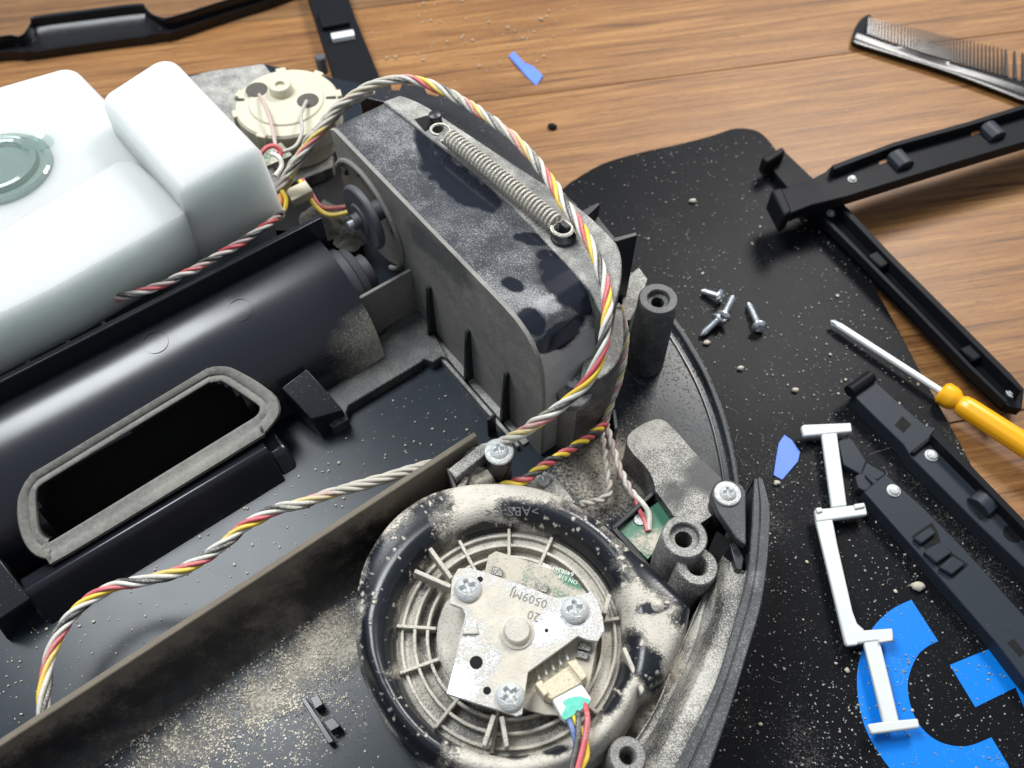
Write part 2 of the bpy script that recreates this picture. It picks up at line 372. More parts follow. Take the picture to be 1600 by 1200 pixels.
# rotate plank texture space with the grain: give every plank a frame along its length
for pl in [o for o in C.objects if o.name.startswith('plank')]:
    ang = math.atan2(D1.y, D1.x); R = Matrix.Rotation(-ang, 4, 'Z'); pl.data.transform(R); pl.rotation_euler = (0, 0, ang)

# ================================================================== BLACK BOARD WITH THE BLUE LETTER
PZ = 5.0
brd = thing('black_board', 'thin glossy black board lying under the robot with a big blue letter', 'board', P(1250, 600, 0))
out = spx([(890, 285), (940, 256), (1000, 238), (1060, 225), (1110, 212), (1150, 200), (1185, 205), (1207, 226), (1218, 245)], 4)[:-1] + \
      spx([(1218, 245), (1290, 330), (1340, 405), (1385, 480), (1430, 565), (1480, 655), (1530, 750), (1580, 860), (1640, 1000), (1700, 1180), (1740, 1350)], 4) + [(1300, 1500), (800, 1300), (700, 700), (780, 380)]
obj('board_panel', pprism(out, PZ, .05), 'plate', brd, bevel=.5)
g = spx([(1424, 937), (1392, 953), (1363, 982), (1346, 1020), (1339, 1060), (1344, 1110), (1360, 1155), (1390, 1200), (1430, 1245), (1480, 1280)], 4) + \
    [(1600, 1290), (1575, 1195), (1549, 1152)] + spx([(1549, 1152), (1510, 1166), (1470, 1160), (1440, 1137), (1422, 1100), (1419, 1062), (1432, 1027), (1448, 1011), (1466, 1002)], 4)
bm = pprism(g, PZ + .12, PZ - .1)
pprism([(1484, 1039), (1557, 1009), (1590, 1035), (1660, 1100), (1700, 1250), (1640, 1200), (1587, 1074), (1524, 1105)], PZ + .12, PZ - .1, bm)
obj('printed_letter', bm, 'logo', brd)

# ================================================================== ROBOT CHASSIS
FZ = 14.0
rob = thing('robot_vacuum', 'opened black robot vacuum chassis full of dust, seen from above', 'robot vacuum', P(700, 800, 5.2))
arc = [(985, 425), (1022, 458), (1058, 503), (1085, 545), (1110, 592), (1130, 642), (1144, 692), (1154, 745), (1160, 800)]
pan_out = spx(arc, 4) + [(1165, 900), (1140, 1010), (1110, 1100), (1060, 1210), (980, 1330), (700, 1500), (-300, 1500), (-500, 900), (-260, 300), (290, 118), (410, 100), (560, 130), (700, 190), (870, 300), (940, 390)]
ADD = [(930, 745, 80, 70, 0, .75), (470, 1055, 120, 55, -42, .62), (330, 1140, 160, 50, -35, .5), (520, 990, 40, 50, -40, .4), (200, 1190, 120, 40, -30, .2), (530, 985, 45, 40, -40, .45), (560, 1130, 30, 70, 0, .3),
       (1000, 640, 30, 25, 0, .15), (985, 450, 40, 35, 40, .6), (640, 590, 40, 25, 40, .25), (620, 500, 60, 40, 0, .3), (960, 700, 40, 40, 0, .2), (745, 640, 30, 20, 0, .15),
       (540, 330, 70, 60, 0, .15)]
def pan_dust(p):
    q = Q(p); return -.6 * blob(q, 440, 1145, 26, 20, 20) - .5 * blob(q, 480, 1165, 16, 14, 0) + .35 * mnoise.noise(Vector((q[0] * .02, q[1] * .02, 9))) * (q[1] > 950) + min(1.0, sum(a[5] * blob(q, *a[:5], .5) for a in ADD)) + (.06 if q[0] > 900 else 0) + .30 * smooth01((q[0] - 880) / 120) * smooth01((820 - q[1]) / 60)
obj('floor_pan', pprism(pan_out, FZ, 5.2), 'pan', rob, dens=5, dust=pan_dust, recalc=True)
# raised lip along the free arc of the pan
a2 = spx(arc, 6); lip_o = PX(a2, FZ + 3); cen = P(600, 800, FZ)
def inset(pts, d):
    o = []
    for i, p in enumerate(pts):
        t = (pts[min(i + 1, len(pts) - 1)] - pts[max(i - 1, 0)]); n = Vector((-t.y, t.x, 0)).normalized()
        if (Vector((cen.x, cen.y, p.z)) - p).dot(n) < 0: n = -n
        o.append(p + n * d)
    return o
bm = BM(); prism(bm, lip_o + inset(lip_o, 1.8)[::-1], 6); obj('edge_lip', bm, 'rim', rob, bevel=.5)
bm = BM(); o2 = inset(lip_o, 4.6); prism(bm, [p - Z * 2.2 for p in o2] + [p - Z * 2.2 for p in inset(o2, .9)[::-1]], FZ - 1); obj('edge_rib', bm, 'clean', rob, bevel=.2)

# wall between dust-bin bay and fan bay, with its dusty fillet on the fan side
bm = BM(); prof = [(-127.3, 12), (-127.3, 46), (-125.2, 46), (-124.2, 30), (-123.2, 21), (-121.4, 17), (-118.6, 14.8), (-115, 13.7), (-115, 12)]
extrude_u(bm, prof, -190, 80, 90)
def wall_dust(p):
    q = Q(p); u, v, z = uvz(p)
    return .35 * smooth01((u - 20) / 50) + .45 * blob(q, 690, 770, 60, 30, -30) + .3 * blob(q, 440, 950, 60, 25, -35) - .25 * blob(q, 480, 935, 30, 12, -35) + (1.0 if z > 45.3 else 0) + (.75 * max(blob(q, 470, 1055, 110, 60, -42, .6), blob(q, 330, 1140, 150, 45, -35, .6)) if z < 20 else 0) + .25 * mnoise.noise(Vector((u * .3, v * .5 + z * .5, 1)))
obj('bay_wall', bm, 'wall', rob, dust=wall_dust, bevel=.3, seg=1)
# tall wall behind the brush tunnel
bm = BM(); extrude_u(bm, [(-234.5, 12), (-234.5, 62), (-232, 62), (-231, 12)], -170, 84, 1); obj('tunnel_wall', bm, 'clean', rob, bevel=.4)
for (x, y) in ((50, 578), (105, 533), (160, 503)):
    u, v, z = uvz(P(x, y, 62)); bm = BM(); ubox(bm, u - .8, u + .8, -236.5, -234.6, 56, 61.5); obj('wall_tab', bm, 'plastic', rob, bevel=.3)

# brush tunnel: rounded cover with the suction mouth
GP, GN = R3(0, -206, 47), (V * 17 + Z * 25).normalized()
g_out = [(25, 793), (28, 772), (45, 742), (75, 722), (300, 587), (325, 573), (347, 570), (372, 577), (425, 612), (438, 632), (436, 652), (412, 682), (390, 697), (110, 868), (82, 876), (55, 870), (37, 850), (27, 820)]
g_in = [(56, 778), (58, 764), (66, 756), (90, 741), (310, 607), (328, 598), (340, 596), (352, 598), (400, 630), (406, 638), (404, 646), (395, 654), (380, 663), (90, 840), (76, 843), (67, 838), (60, 826), (57, 800)]
GO = spl([PP(x, y, GP, GN) for x, y in g_out], 3, True); GI = spl([PP(x, y, GP, GN) for x, y in g_in], 3, True)
iu = [uvz(p) for p in GI]; hole = [(p[0], p[1] + (p[1] > -195) * 12) for p in iu]; ulo, uhi = min(p[0] for p in iu), max(p[0] for p in iu); vlo, vhi = min(p[1] for p in iu), max(p[1] for p in iu)
bm = BM(); rows = []; nu = 150
tprof = [(-231, 40)] + [(-226 + 35 * math.cos(math.radians(a)), 19 + 35 * math.sin(math.radians(a))) for a in range(104, 8, -4)] + [(-191.2, 20), (-190.5, FZ + 4)]
rows = [[bm.verts.new(R3(-170 + 250 * i / nu, v, z)) for v, z in tprof] for i in range(nu + 1)]
for i in range(nu):
    for k in range(len(tprof) - 1):
        q = (rows[i][k], rows[i][k + 1], rows[i + 1][k + 1], rows[i + 1][k]); c = sum((x.co for x in q), Vector()) / 4; u, v, z = uvz(c)
        if in_poly(u, v, hole): continue
        bm.faces.new(q)
end = [bm.verts.new(R3(80, v, z)) for v, z in tprof] + [bm.verts.new(R3(80, -231, FZ))]; bm.faces.new(end)
def tun_dust(p):
    u, v, z = uvz(p); return 1.0 * smooth01((u - 45) / 35) * smooth01((50 - z) / 16) + .12 * smooth01((u + 20) / 60)
obj('brush_tunnel', bm, 'tunnel', rob, dust=tun_dust, recalc=True)
bm = BM()
dn = -GN
L = [[bm.verts.new(p + GN * h) for p in loop] for loop, h in ((spl([PP(x, y, GP, GN) + (PP(x, y, GP, GN) - GP) * 0 for x, y in g_out], 3, True), -16), (GO, -1.5))]
for i in range(len(GO)): bm.faces.new((L[0][i], L[0][(i + 1) % len(GO)], L[1][(i + 1) % len(GO)], L[1][i]))
obj('mouth_collar', bm, 'clean', rob)
bm = BM(); n = len(GO)
mid1 = [a.lerp(b, .12) + GN * .9 for a, b in zip(GO, GI)]; mid2 = [a.lerp(b, .52) + GN * .9 for a, b in zip(GO, GI)]; mid3 = [a.lerp(b, .62) + GN * .3 for a, b in zip(GO, GI)]; mid4 = [a.lerp(b, .88) + GN * 1.0 for a, b in zip(GO, GI)]
LL = [GO, mid1, mid2, mid3, mid4, [p + GN * .7 for p in GI], [p - GN * 3 for p in GI]]
VV = [[bm.verts.new(p - (GN * 1.5 if k == 0 else GN * 0)) for p in r] for k, r in enumerate(LL)]
for a, b in zip(VV, VV[1:]):
    for i in range(n): bm.faces.new((a[i], a[(i + 1) % n], b[(i + 1) % n], b[i]))
obj('mouth_gasket', bm, 'gasket', rob, angle=60, dust=lambda p: .3 * max(0, mnoise.noise(Vector(p) * .06)))
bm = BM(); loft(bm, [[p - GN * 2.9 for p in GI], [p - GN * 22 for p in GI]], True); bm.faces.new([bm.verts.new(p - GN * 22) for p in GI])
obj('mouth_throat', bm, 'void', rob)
# ledge and sloping front panel under the mouth
bm = BM(); extrude_u(bm, [(-183, 13), (-183, 26.5), (-182, 27), (-178.6, 27.6), (-177, 28.4), (-175.8, 27.6), (-174.5, 25.5), (-168, 13)], -70, 21, 1); obj('front_panel', bm, 'clean', rob, bevel=.8, seg=3)
bm = BM(); extrude_u(bm, [(-200, 13), (-200, 21), (-177, 21), (-170, 13)], 20, 28, 1); obj('panel_end', bm, 'clean', rob, bevel=2, seg=4)
for pts in ([(440, 606), (479, 576), (536, 641), (486, 655), ], [(-60, 905), (-5, 868), (48, 935), (-8, 972)]):
    a, b, c_, d = pts; bm = BM()
    top = [P(*a, 36), P(*b, 36)]; mid = [P(*d, 27), P(*c_, 27)]; low = [P(d[0] + 18, d[1] + 27, 16), P(c_[0] + 5, c_[1] + 12, 16)]
    rows = [[t - Z * 14 for t in top], top, [t.lerp(m, .45) + Z * .6 for t, m in zip(top, mid)], mid, low, [p - Z * 3 for p in low]]
    loft(bm, rows, False); f = [bm.verts.new(r[0]) for r in rows]; bm.faces.new(f); f = [bm.verts.new(r[1]) for r in rows]; bm.faces.new(f)
    bmesh.ops.remove_doubles(bm, verts=bm.verts[:], dist=.01); obj('latch_block', bm, 'plastic', rob, bevel=.4)
# step plate beside the wheel housing
bm = pprism([(540, 560), (600, 520), (646, 462), (700, 560), (690, 556), (676, 566), (662, 560), (657, 566), (545, 633), (540, 645), (545, 655), (520, 668), (480, 640), (490, 600)], FZ + 5, FZ - 1); obj('step_plate', bm, 'film', rob, bevel=.5, dens=0)
bm = BM(); ubox(bm, 80.2, 104, -204.5, -203, FZ, 44); obj('end_web', bm, 'side_dust', rob, bevel=.3)
bm = BM(); lathe(bm, R3(79, -219, 36), [(15, 0), (15, 5), (13.5, 5.5), (13, 9), (8, 9.2), (8, 14)], 32, U); obj('brush_cap', bm, 'rubber', rob, bevel=.3)
# channel rail at the foot of the wheel housing
bm = BM(); ubox(bm, 98.0, 99.6, -186, -126, FZ - 1, FZ + 3); ubox(bm, 101.0, 104, -188, -126, FZ - 1, FZ + 1.2); obj('floor_rail', bm, 'grey_dust', rob, bevel=.3)
bm = BM(); ubox(bm, 93, 97, -139, -137.6, FZ, FZ + 12); obj('small_fin', bm, 'plastic', rob, bevel=.4)
# near-black block, its colour standing for the shade in the pit by the wheel motor
bm = BM(); ubox(bm, 60, 104, -262, -246, FZ, 20); obj('pit_dark', bm, 'void', rob)

# ---- wheel housing
UG = 104.0
gp = [(-253.5, 80.2), (-250, 82), (-220, 82.2), (-190, 82.4), (-165, 82.8), (-150, 83), (-141, 83), (-135, 82.4), (-130.5, 80.8), (-126.5, 77.8), (-123.5, 73.5), (-121.3, 67), (-120, 58), (-119.4, 45), (-119.2, 30), (-119, FZ - 1)]
def dense_prof(pr, step=2.0):
    o = []
    for (a, b), (c, d) in zip(pr, pr[1:]):
        k = max(1, int(math.hypot(c - a, d - b) / step)); o += [(a + (c - a) * i / k, b + (d - b) * i / k) for i in range(k)]
    return o + [pr[-1]]
dp = dense_prof(gp, .9)
CLEAN_G = [(678, 238, 20, 36, -30), (722, 290, 62, 20, 32), (836, 374, 30, 9, 8), (885, 436, 50, 30, 45), (868, 405, 28, 10, 20), (832, 505, 22, 16, 40), (872, 528, 44, 15, -36), (800, 445, 18, 10, 20), (913, 462, 18, 26, 0)]
ADD_G = [(905, 570, 80, 45, -35, .9), (850, 590, 45, 50, 0, .9), (860, 475, 22, 14, 0, .35), (800, 470, 60, 30, 45, .15), (700, 210, 60, 30, 30, .1), (620, 200, 60, 40, 0, .12)]
def gear_dust(p):
    q = Q(p); d = sum(a[5] * blob(q, *a[:5]) for a in ADD_G)
    if p.z < 66: d += .5
    c = max(blob(q, *a, soft=.30) for a in CLEAN_G); return d * (1 - c) - .75 * c
bm = BM(); loft(bm, [[R3(UG + 1.55 + 28 * i / 32, v, z) for v, z in dp] for i in range(33)])
obj('housing_cover', bm, 'gloss', rob, dust=gear_dust, recalc=False if False else True)
# side face with the round motor opening cut out of it
rc, rr = (-232, 51.0), 23.5
arcp = [(rc[0] + rr * math.cos(math.radians(a)), rc[1] + rr * math.sin(math.radians(a))) for a in range(-15, 150, 5)]
capp = gp + [(-208.5, FZ - 1)] + arcp + [(-252.5, 62.8)]
bm = BM(); f = [bm.verts.new(R3(UG, v, z)) for v, z in capp]; bm.faces.new(f); f2 = [bm.verts.new(R3(UG + 1.6, v, z)) for v, z in capp]; bm.faces.new(f2[::-1])
for i in range(len(f)): bm.faces.new((f[i], f2[i], f2[(i + 1) % len(f)], f[(i + 1) % len(f)]))
def face_dust(p):
    q = Q(p); return -.35 * blob(q, 690, 400, 60, 14, 45) + .1 * mnoise.noise(Vector(p) * .05)
obj('housing_side', bm, 'side_dust', rob, dens=4, dust=face_dust)
bm = BM(); tube(bm, [R3(UG - .6, rc[0] + (rr + .3) * math.cos(math.radians(a)), rc[1] + (rr + .3) * math.sin(math.radians(a))) for a in range(-60, 152, 5)], 1.1, 8); obj('opening_bead', bm, 'side_dust', rob)
bm = BM(); lathe(bm, R3(UG + 1, rc[0], rc[1]), [(23, 0), (23, 6), (18, 6), (18, 2), (15, 2), (15, 7), (3, 7)], 40, U); obj('motor_face', bm, 'side_dust', rob, bevel=.3)
bm = BM()
for a in range(20, 150, 42): 
    c = R3(UG + 2.5, rc[0] + 20.3 * math.cos(math.radians(a)), rc[1] + 20.3 * math.sin(math.radians(a))); box(bm, c, U * 3, V * 1.6, Z * 1.6)
obj('motor_lugs', bm, 'grey_dust', rob, bevel=.3)
wc = PU(574, 337, 97.0); wv, wz = uvz(wc)[1:]
bm = BM(); lathe(bm, R3(UG - 2, wv, wz), [(4, 6), (4, 0), (4, -6)], 20, U); lathe(bm, R3(94, wv, wz), [(3, 3), (12.5, 3), (13.2, 2.2), (13.2, .8), (12.5, 0), (6.5, 0), (6, -.8), (3.2, -.8), (3, -3.4)], 40, U); obj('drive_wheel', bm, 'rubber', rob, bevel=.25)
bm = BM(); lathe(bm, R3(91, wv, wz), [(1.6, 0), (1.6, -2.2), (1.2, -2.6)], 16, U); obj('drive_shaft', bm, 'steel', rob)
for (tx, ty), (bx, by) in (((673, 450), (683, 527)), ((731, 515), (738, 592)), ((789, 578), (795, 655))):
    zt = PU(tx, ty, UG - .5).z; v0 = uvz(P(bx, by, FZ))[1]; bm = BM()
    f = [[bm.verts.new(R3(u, v, z)) for u, z in ((UG + .2, FZ), (UG - 4.5, FZ), (UG - 1.8, zt), (UG + .2, zt))] for v in (v0 - .7, v0 + .7)]
    bm.faces.new(f[0]); bm.faces.new(f[1][::-1])
    for i in range(4): bm.faces.new((f[0][i], f[1][i], f[1][(i + 1) % 4], f[0][(i + 1) % 4]))
    obj('gusset_rib', bm, 'clean', rob, bevel=.2, seg=1)  # darker plastic than its surroundings: shade on the rib sides put into the colour
# raised spring flange on the far side of the cover
near = [(598, 158), (640, 190), (660, 206), (712, 246), (760, 286), (800, 323), (828, 352), (880, 408), (921, 452), (936, 484)]
far = [(625, 148), (660, 162), (700, 188), (800, 254), (900, 320), (955, 370), (968, 390), (972, 412), (970, 440), (960, 478), (950, 500)]
top = PX(near, 83.4) + PX(spx(far, 3), 83.4)[::-1]
bm = BM(); prism(bm, top, FZ - 1); obj('spring_flange', bm, 'grey_dust', rob, bevel=1.2, seg=3, dens=0)
bm = pprism(spx([(925, 470), (945, 500), (968, 470), (975, 520), (968, 560), (940, 590), (905, 600)], 3), 60, FZ - 1); obj('housing_front', bm, 'grey_dust', rob, bevel=2, seg=3)
bm = pprism([(648, 186), (668, 180), (680, 192), (664, 205)], 83.7, 82.8); obj('hook_slot', bm, 'void', rob)
# dark guard behind the spring, its edge notched
ng = [(560, 150), (585, 128), (610, 128), (612, 140), (624, 140), (628, 130), (662, 134), (668, 146), (684, 150), (690, 142), (720, 152), (770, 190), (815, 232), (860, 282), (905, 322), (880, 325), (800, 275), (700, 205), (640, 165), (600, 160)]
obj('cable_guard', pprism(ng, 74, 40), 'plastic', rob, bevel=.5)
for poly, zt in (([(903, 332), (934, 316), (938, 319), (916, 340)], 66), ([(950, 372), (960, 371), (994, 362), (996, 368), (962, 378)], 66), ([(930, 330), (940, 345), (962, 372), (955, 376), (928, 345)], 60)):
    obj('back_web', pprism(poly, zt, FZ), 'plastic', rob, bevel=.3)
obj('dust_ledge', pprism([(972, 440), (998, 417), (1012, 436), (1000, 470), (985, 500), (972, 500)], 30, FZ), 'heavy', rob, bevel=.4)
# ---- spring: coil part with its two hooks
SZ = 88.0; A0, A1 = P(700, 213, SZ), P(868, 349, SZ)
ax = (A1 - A0); Ln = ax.length; ax.normalize(); sx, sy = frame(ax); T = 33
coil = [A0 + ax * (Ln * i / (T * 14)) + (sx * math.cos(2 * math.pi * i / 14) + sy * math.sin(2 * math.pi * i / 14)) * 3.0 for i in range(T * 14 + 1)]
bm = BM(); tube(bm, coil, .55, 6); sprg = obj('tension_spring', bm, 'spring', rob, angle=70)
def hook(c, r, side):
    c = Vector(c); return [c + (ax * math.cos(math.radians(a)) * side + (ax.cross(Z)) * math.sin(math.radians(a))) * r + Z * (.006 * a) for a in range(-165, 150, 15)]
bm = BM(); tube(bm, hook(A0 - ax * 4.5, 3.6, -1), .6, 6); obj('spring_hook', bm, 'spring', sprg)
bm = BM(); tube(bm, hook(A1 + ax * 3.2, 3.6, 1), .75, 6); obj('spring_hook', bm, 'spring', sprg)
bm = BM(); lathe(bm, P(681, 200, 83.4), [(3.0, 0), (2.6, 5), (2.3, 6.5), (1, 7)], 20, Z); obj('hook_peg', bm, 'plastic', rob)
bm = BM(); c = P(882, 366, 84); box(bm, c + Z * 2.4, ax * 2.0, ax.cross(Z) * 1.1, Z * 2.6); lathe(bm, P(880, 372, 83.4), [(4.5, 0), (4.5, 1.2), (2, 1.4)], 24); obj('hook_peg', bm, 'plastic', rob, bevel=.4)

# ---- posts, bosses and their screws
def boss(name, px, py, zt, ro, ri, zb=FZ, mat='grey_dust', taper=1.08, deep=14, par=rob, step=True):
    c = P(px, py, zt); c.z = 0; bm = BM()
    pr = [(ro * taper, zb - 1), (ro, zt - .6), (ro - .5, zt), (ri + .4, zt), (ri, zt - .4)]
    if step: pr += [(ri, zt - 2.2), (ri * .62, zt - 2.6)]
    pr += [(ri * .6, zt - deep)]
    lathe(bm, c, pr, 36, Z); return obj(name, bm, mat, par, angle=45)
boss('screw_post', 1029, 466, 55, 7.4, 4.0, mat='film', deep=16)
boss('screw_boss', 1070, 838, 48, 7.4, 4.6)
boss('screw_boss', 1090, 884, 44, 6.6, 3.2, mat='heavy', step=False)
boss('screw_boss', 981, 1181, 44, 5.4, 2.3, step=False)
boss('screw_post', 780, 712, 46, 4.3, 1.5, mat='clean', taper=1.0)
screw(rob, 780, 705, 48.2, 3.2, 5.0, rot=.2)
boss('screw_post', 893, 606, 50, 5.2, 1.5, mat='side_dust', taper=1.0)
obj('screw_tab', pprism(spx([(865, 600), (872, 585), (893, 578), (915, 584), (926, 602), (922, 622), (905, 634), (880, 630)], 3, True), 52, 48), 'grey_dust', rob, bevel=.5)
screw(rob, 897, 594, 53, 3.4, 0, rot=.9, dome=1.8)
# bracket with screw at the end of the rim
br = spx([(1111, 772), (1118, 755), (1136, 749), (1158, 757), (1166, 768)], 4) + [(1166, 852), (1150, 840), (1122, 800)]
obj('corner_bracket', pprism(br, 44, 40), 'rim', rob, bevel=.5)
boss('screw_post', 1137, 776, 40, 5, 1.5, mat='plastic', taper=1.0)
screw(rob, 1137, 771, 44.6, 2.9, 4.5, rot=.1)
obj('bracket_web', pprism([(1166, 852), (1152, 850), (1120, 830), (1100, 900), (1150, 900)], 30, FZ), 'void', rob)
obj('bracket_fin', pprism([(1140, 850), (1150, 846), (1163, 872), (1160, 892), (1150, 890)], 40, FZ), 'plastic', rob, bevel=.4)

# ---- raised dusty flap and sensor pocket
fl = spx([(980, 695), (982, 680), (1002, 664), (1026, 655), (1042, 660), (1060, 678)], 3) + [(1090, 712), (1128, 748), (1110, 775), (1120, 800), (1075, 832), (1052, 805), (1024, 766)] + spx([(1024, 766), (1020, 748), (1008, 728), (985, 706)], 3)[:-1]
obj('raised_flap', pprism(fl, 31, FZ - 1), 'heavy', rob, bevel=.7, dens=5, dust=lambda p: -.02 - .8 * blob(Q(p), 1105, 745, 35, 28, 30) - .5 * blob(Q(p), 1050, 770, 20, 20, 0) + .2 * blob(Q(p), 1015, 680, 30, 25))
for poly in ([(956, 822), (1026, 760), (1030, 766), (960, 829)], [(956, 826), (962, 822), (1018, 884), (1012, 890)], [(1026, 762), (1032, 762), (1066, 826), (1060, 829)]):
    obj('pocket_wall', pprism(poly, 29, FZ), 'plastic', rob, bevel=.3)
sb = obj('sensor_board', pprism([(965, 826), (1028, 784), (1058, 822), (1012, 874)], 26, 24), 'pcb', rob, bevel=.2, dens=2.5, dust=lambda p: .5 * blob(Q(p), 1012, 845, 35, 22, -20) - .5 * blob(Q(p), 1035, 800, 28, 14, 40) - .42)
bm = BM(); lathe(bm, P(1000, 812, 26), [(2.2, 0), (2.2, .5), (1.2, .7), (1.0, .3)], 20); obj('solder_joint', bm, 'steel_dust', sb)

# ---- outer rim of the fan bay
RZ = 45.0
ro = [(1192, 748), (1203, 790), (1203, 830), (1199, 883), (1189, 947), (1167, 1023), (1142, 1105), (1110, 1197), (1070, 1300)]
rg = [(1178, 748), (1176, 790), (1174, 830), (1167, 899), (1148, 972), (1116, 1073), (1056, 1197), (1005, 1300)]
ri_ = [(1164, 893), (1150, 950), (1130, 1010), (1100, 1075), (1042, 1197), (992, 1300)]
rr1 = [(1129, 868), (1116, 925), (1104, 985), (1072, 1058), (1031, 1137), (993, 1197), (930, 1300)]
rr2 = [(1093, 943), (1072, 991), (1047, 1048), (1028, 1096), (1000, 1145), (960, 1200), (905, 1290)]
def rez(pts, n): 
    q = spx(pts, 8); m = len(q) - 1
    return [tuple(Vector(q[int(i * m / n)]).lerp(Vector(q[min(m, int(i * m / n) + 1)]), (i * m / n) % 1)) for i in range(n + 1)]
NR = 48
ro_, rg_ = rez(ro, NR), rez(rg, NR)
def row(pts, z): return [P(x, y, z) for x, y in pts]
def mixr(a, b, t): return [(p[0] + (q[0] - p[0]) * t, p[1] + (q[1] - p[1]) * t) for p, q in zip(a, b)]
bm = BM(); outr = row(ro_, RZ)
rows = [[Vector((p.x + 0, p.y, 6)) for p in outr], [p - Z * 8 for p in outr], [p - Z * .6 for p in outr], row(mixr(ro_, rg_, .06), RZ), row(mixr(ro_, rg_, .52), RZ), row(mixr(ro_, rg_, .55), RZ - .7), row(mixr(ro_, rg_, .60), RZ - .7), row(mixr(ro_, rg_, .63), RZ), row(mixr(ro_, rg_, .93), RZ), row(rg_, RZ - .4), row(rg_, RZ - 3), [Vector((p.x, p.y, 6)) for p in row(rg_, RZ - 3)]]
loft(bm, rows)
for e in (0, -1): bm.faces.new([bm.verts.new(r[e]) for r in rows])
bmesh.ops.remove_doubles(bm, verts=bm.verts[:], dist=.005)
obj('outer_rim', bm, 'rim', rob, angle=30, dust=lambda p: .12 * smooth01((Q(p)[1] - 850) / 200) + .4 * blob(Q(p), 1183, 905, 8, 16, 0))
# dusty trough inside the rim with its inner ridge
bm = BM(); rgB = rez([(1160, 893)] + rg[3:], NR); a1 = rez(rr1, NR); a2_ = rez(rr2, NR)
rows = [row(mixr(rgB, a1, -.01), 40.5), row(mixr(rgB, a1, .25), 37.5), row(mixr(rgB, a1, .6), 36.5), row(mixr(rgB, a1, .85), 38), row(mixr(rgB, a1, .94), 40.5), row(mixr(rgB, a1, 1.0), 41), row(mixr(a1, a2_, .12), 39), row(mixr(a1, a2_, .35), 34), row(mixr(a1, a2_, .8), 33), row(mixr(a1, a2_, .9), 35), row(a2_, 35), [p - Z * 20 for p in row(a2_, 35)]]
loft(bm, rows)
f0 = [bm.verts.new(r[0]) for r in rows[:9]]; g0 = [bm.verts.new(Vector((r[0].x, r[0].y, 14))) for r in rows[:9]]
for i in range(8): bm.faces.new((f0[i], f0[i + 1], g0[i + 1], g0[i]))
bmesh.ops.remove_doubles(bm, verts=bm.verts[:], dist=.005)
def tr_dust(p):
    q = Q(p); return .15 * mnoise.noise(Vector(p) * .07) - .35 * blob(q, 1122, 960, 10, 45, 15) + .25 * blob(q, 1100, 1060, 40, 40) + .3 * blob(q, 1070, 960, 30, 40)
obj('rim_trough', bm, 'heavy', rob, dust=tr_dust, angle=50)
# dust heap against the trough
bm = BM(); polar_cap(bm, P(1040, 1055, 26), 15, lambda r, t: 9 * (1 - (r / 15) ** 2) + mnoise.noise(Vector((r * math.cos(t), r * math.sin(t), 3)) * .4) * 2, 10, 36); obj('dust_heap', bm, 'fluff', rob, angle=80)['kind'] = 'stuff'
bm = BM(); polar_cap(bm, P(1022, 1130, 26), 9, lambda r, t: 6 * (1 - (r / 9) ** 2) + mnoise.noise(Vector((r * math.cos(t), r * math.sin(t), 8)) * .5) * 3, 8, 30); obj('dust_heap', bm, 'fluff', rob, angle=80)['kind'] = 'stuff'

# ---- switch holder by the wall end
obj('switch_bracket', pprism([(700, 733), (752, 693), (760, 697), (772, 690), (778, 694), (712, 747)], 44, FZ), 'heavy', rob, bevel=.4)
obj('switch_bracket', pprism([(697, 732), (702, 730), (716, 765), (710, 768)], 42, FZ), 'wall', rob, bevel=.3)
obj('switch_bracket', pprism([(712, 762), (727, 742), (733, 745), (720, 774)], 40, FZ), 'heavy', rob, bevel=.3)
bm = BM(); c = P(748, 745, 38); polar_cap(bm, c - Z * 4, 5.6, lambda r, t: 5 * (1 - (r / 6.2) ** 4) + mnoise.noise(Vector((r * math.cos(t), r * math.sin(t), 1)) * .6) * 1.5, 8, 28, skirt=14); obj('dusty_plug', bm, 'fluff', rob, angle=80)
# lugs on the fan-bay floor
obj('floor_lug', pprism([(470, 1092), (476, 1088), (522, 1158), (513, 1162)], 18.5, FZ), 'clean', rob, bevel=.2)
for poly in ([(484, 1090), (497, 1085), (505, 1100), (492, 1108)], [(505, 1128), (520, 1120), (532, 1134), (516, 1143)]): obj('floor_lug', pprism(poly, 20, FZ), 'clean', rob, bevel=.2)
obj('cable_slot', pprism([(922, 652), (940, 640), (965, 655), (962, 672), (935, 668)], FZ + 1.5, FZ), 'void', rob)
obj('slot_fin', pprism([(957, 640), (962, 639), (966, 668), (960, 672)], 24, FZ), 'plastic', rob, bevel=.2)
# deck under the cream motor
obj('motor_deck', pprism([(292, 120), (330, 110), (412, 99), (432, 125), (520, 190), (520, 260), (420, 300), (330, 200)], 30, FZ), 'grey_dust', rob, bevel=.6)
obj('motor_well_dark', pprism([(440, 290), (515, 215), (560, 260), (560, 400), (505, 345), (470, 360), (430, 360)], 24, FZ), 'void', rob)  # raised near-black slab, the pit's shade painted as colour
for (x, y, z, s) in ((505, 345, 27, 1.5), (525, 355, 26, 1.2), (545, 375, 26, 1.0)):
    bm = BM(); polar_cap(bm, P(x, y, z), 7 * s, lambda r, t: 4 * s * (1 - (r / (7 * s)) ** 2) + mnoise.noise(Vector((r * math.cos(t), r * math.sin(t), x)) * .7) * 3, 8, 26)
    obj('dust_heap', bm, 'felt', rob, angle=80)['kind'] = 'stuff'

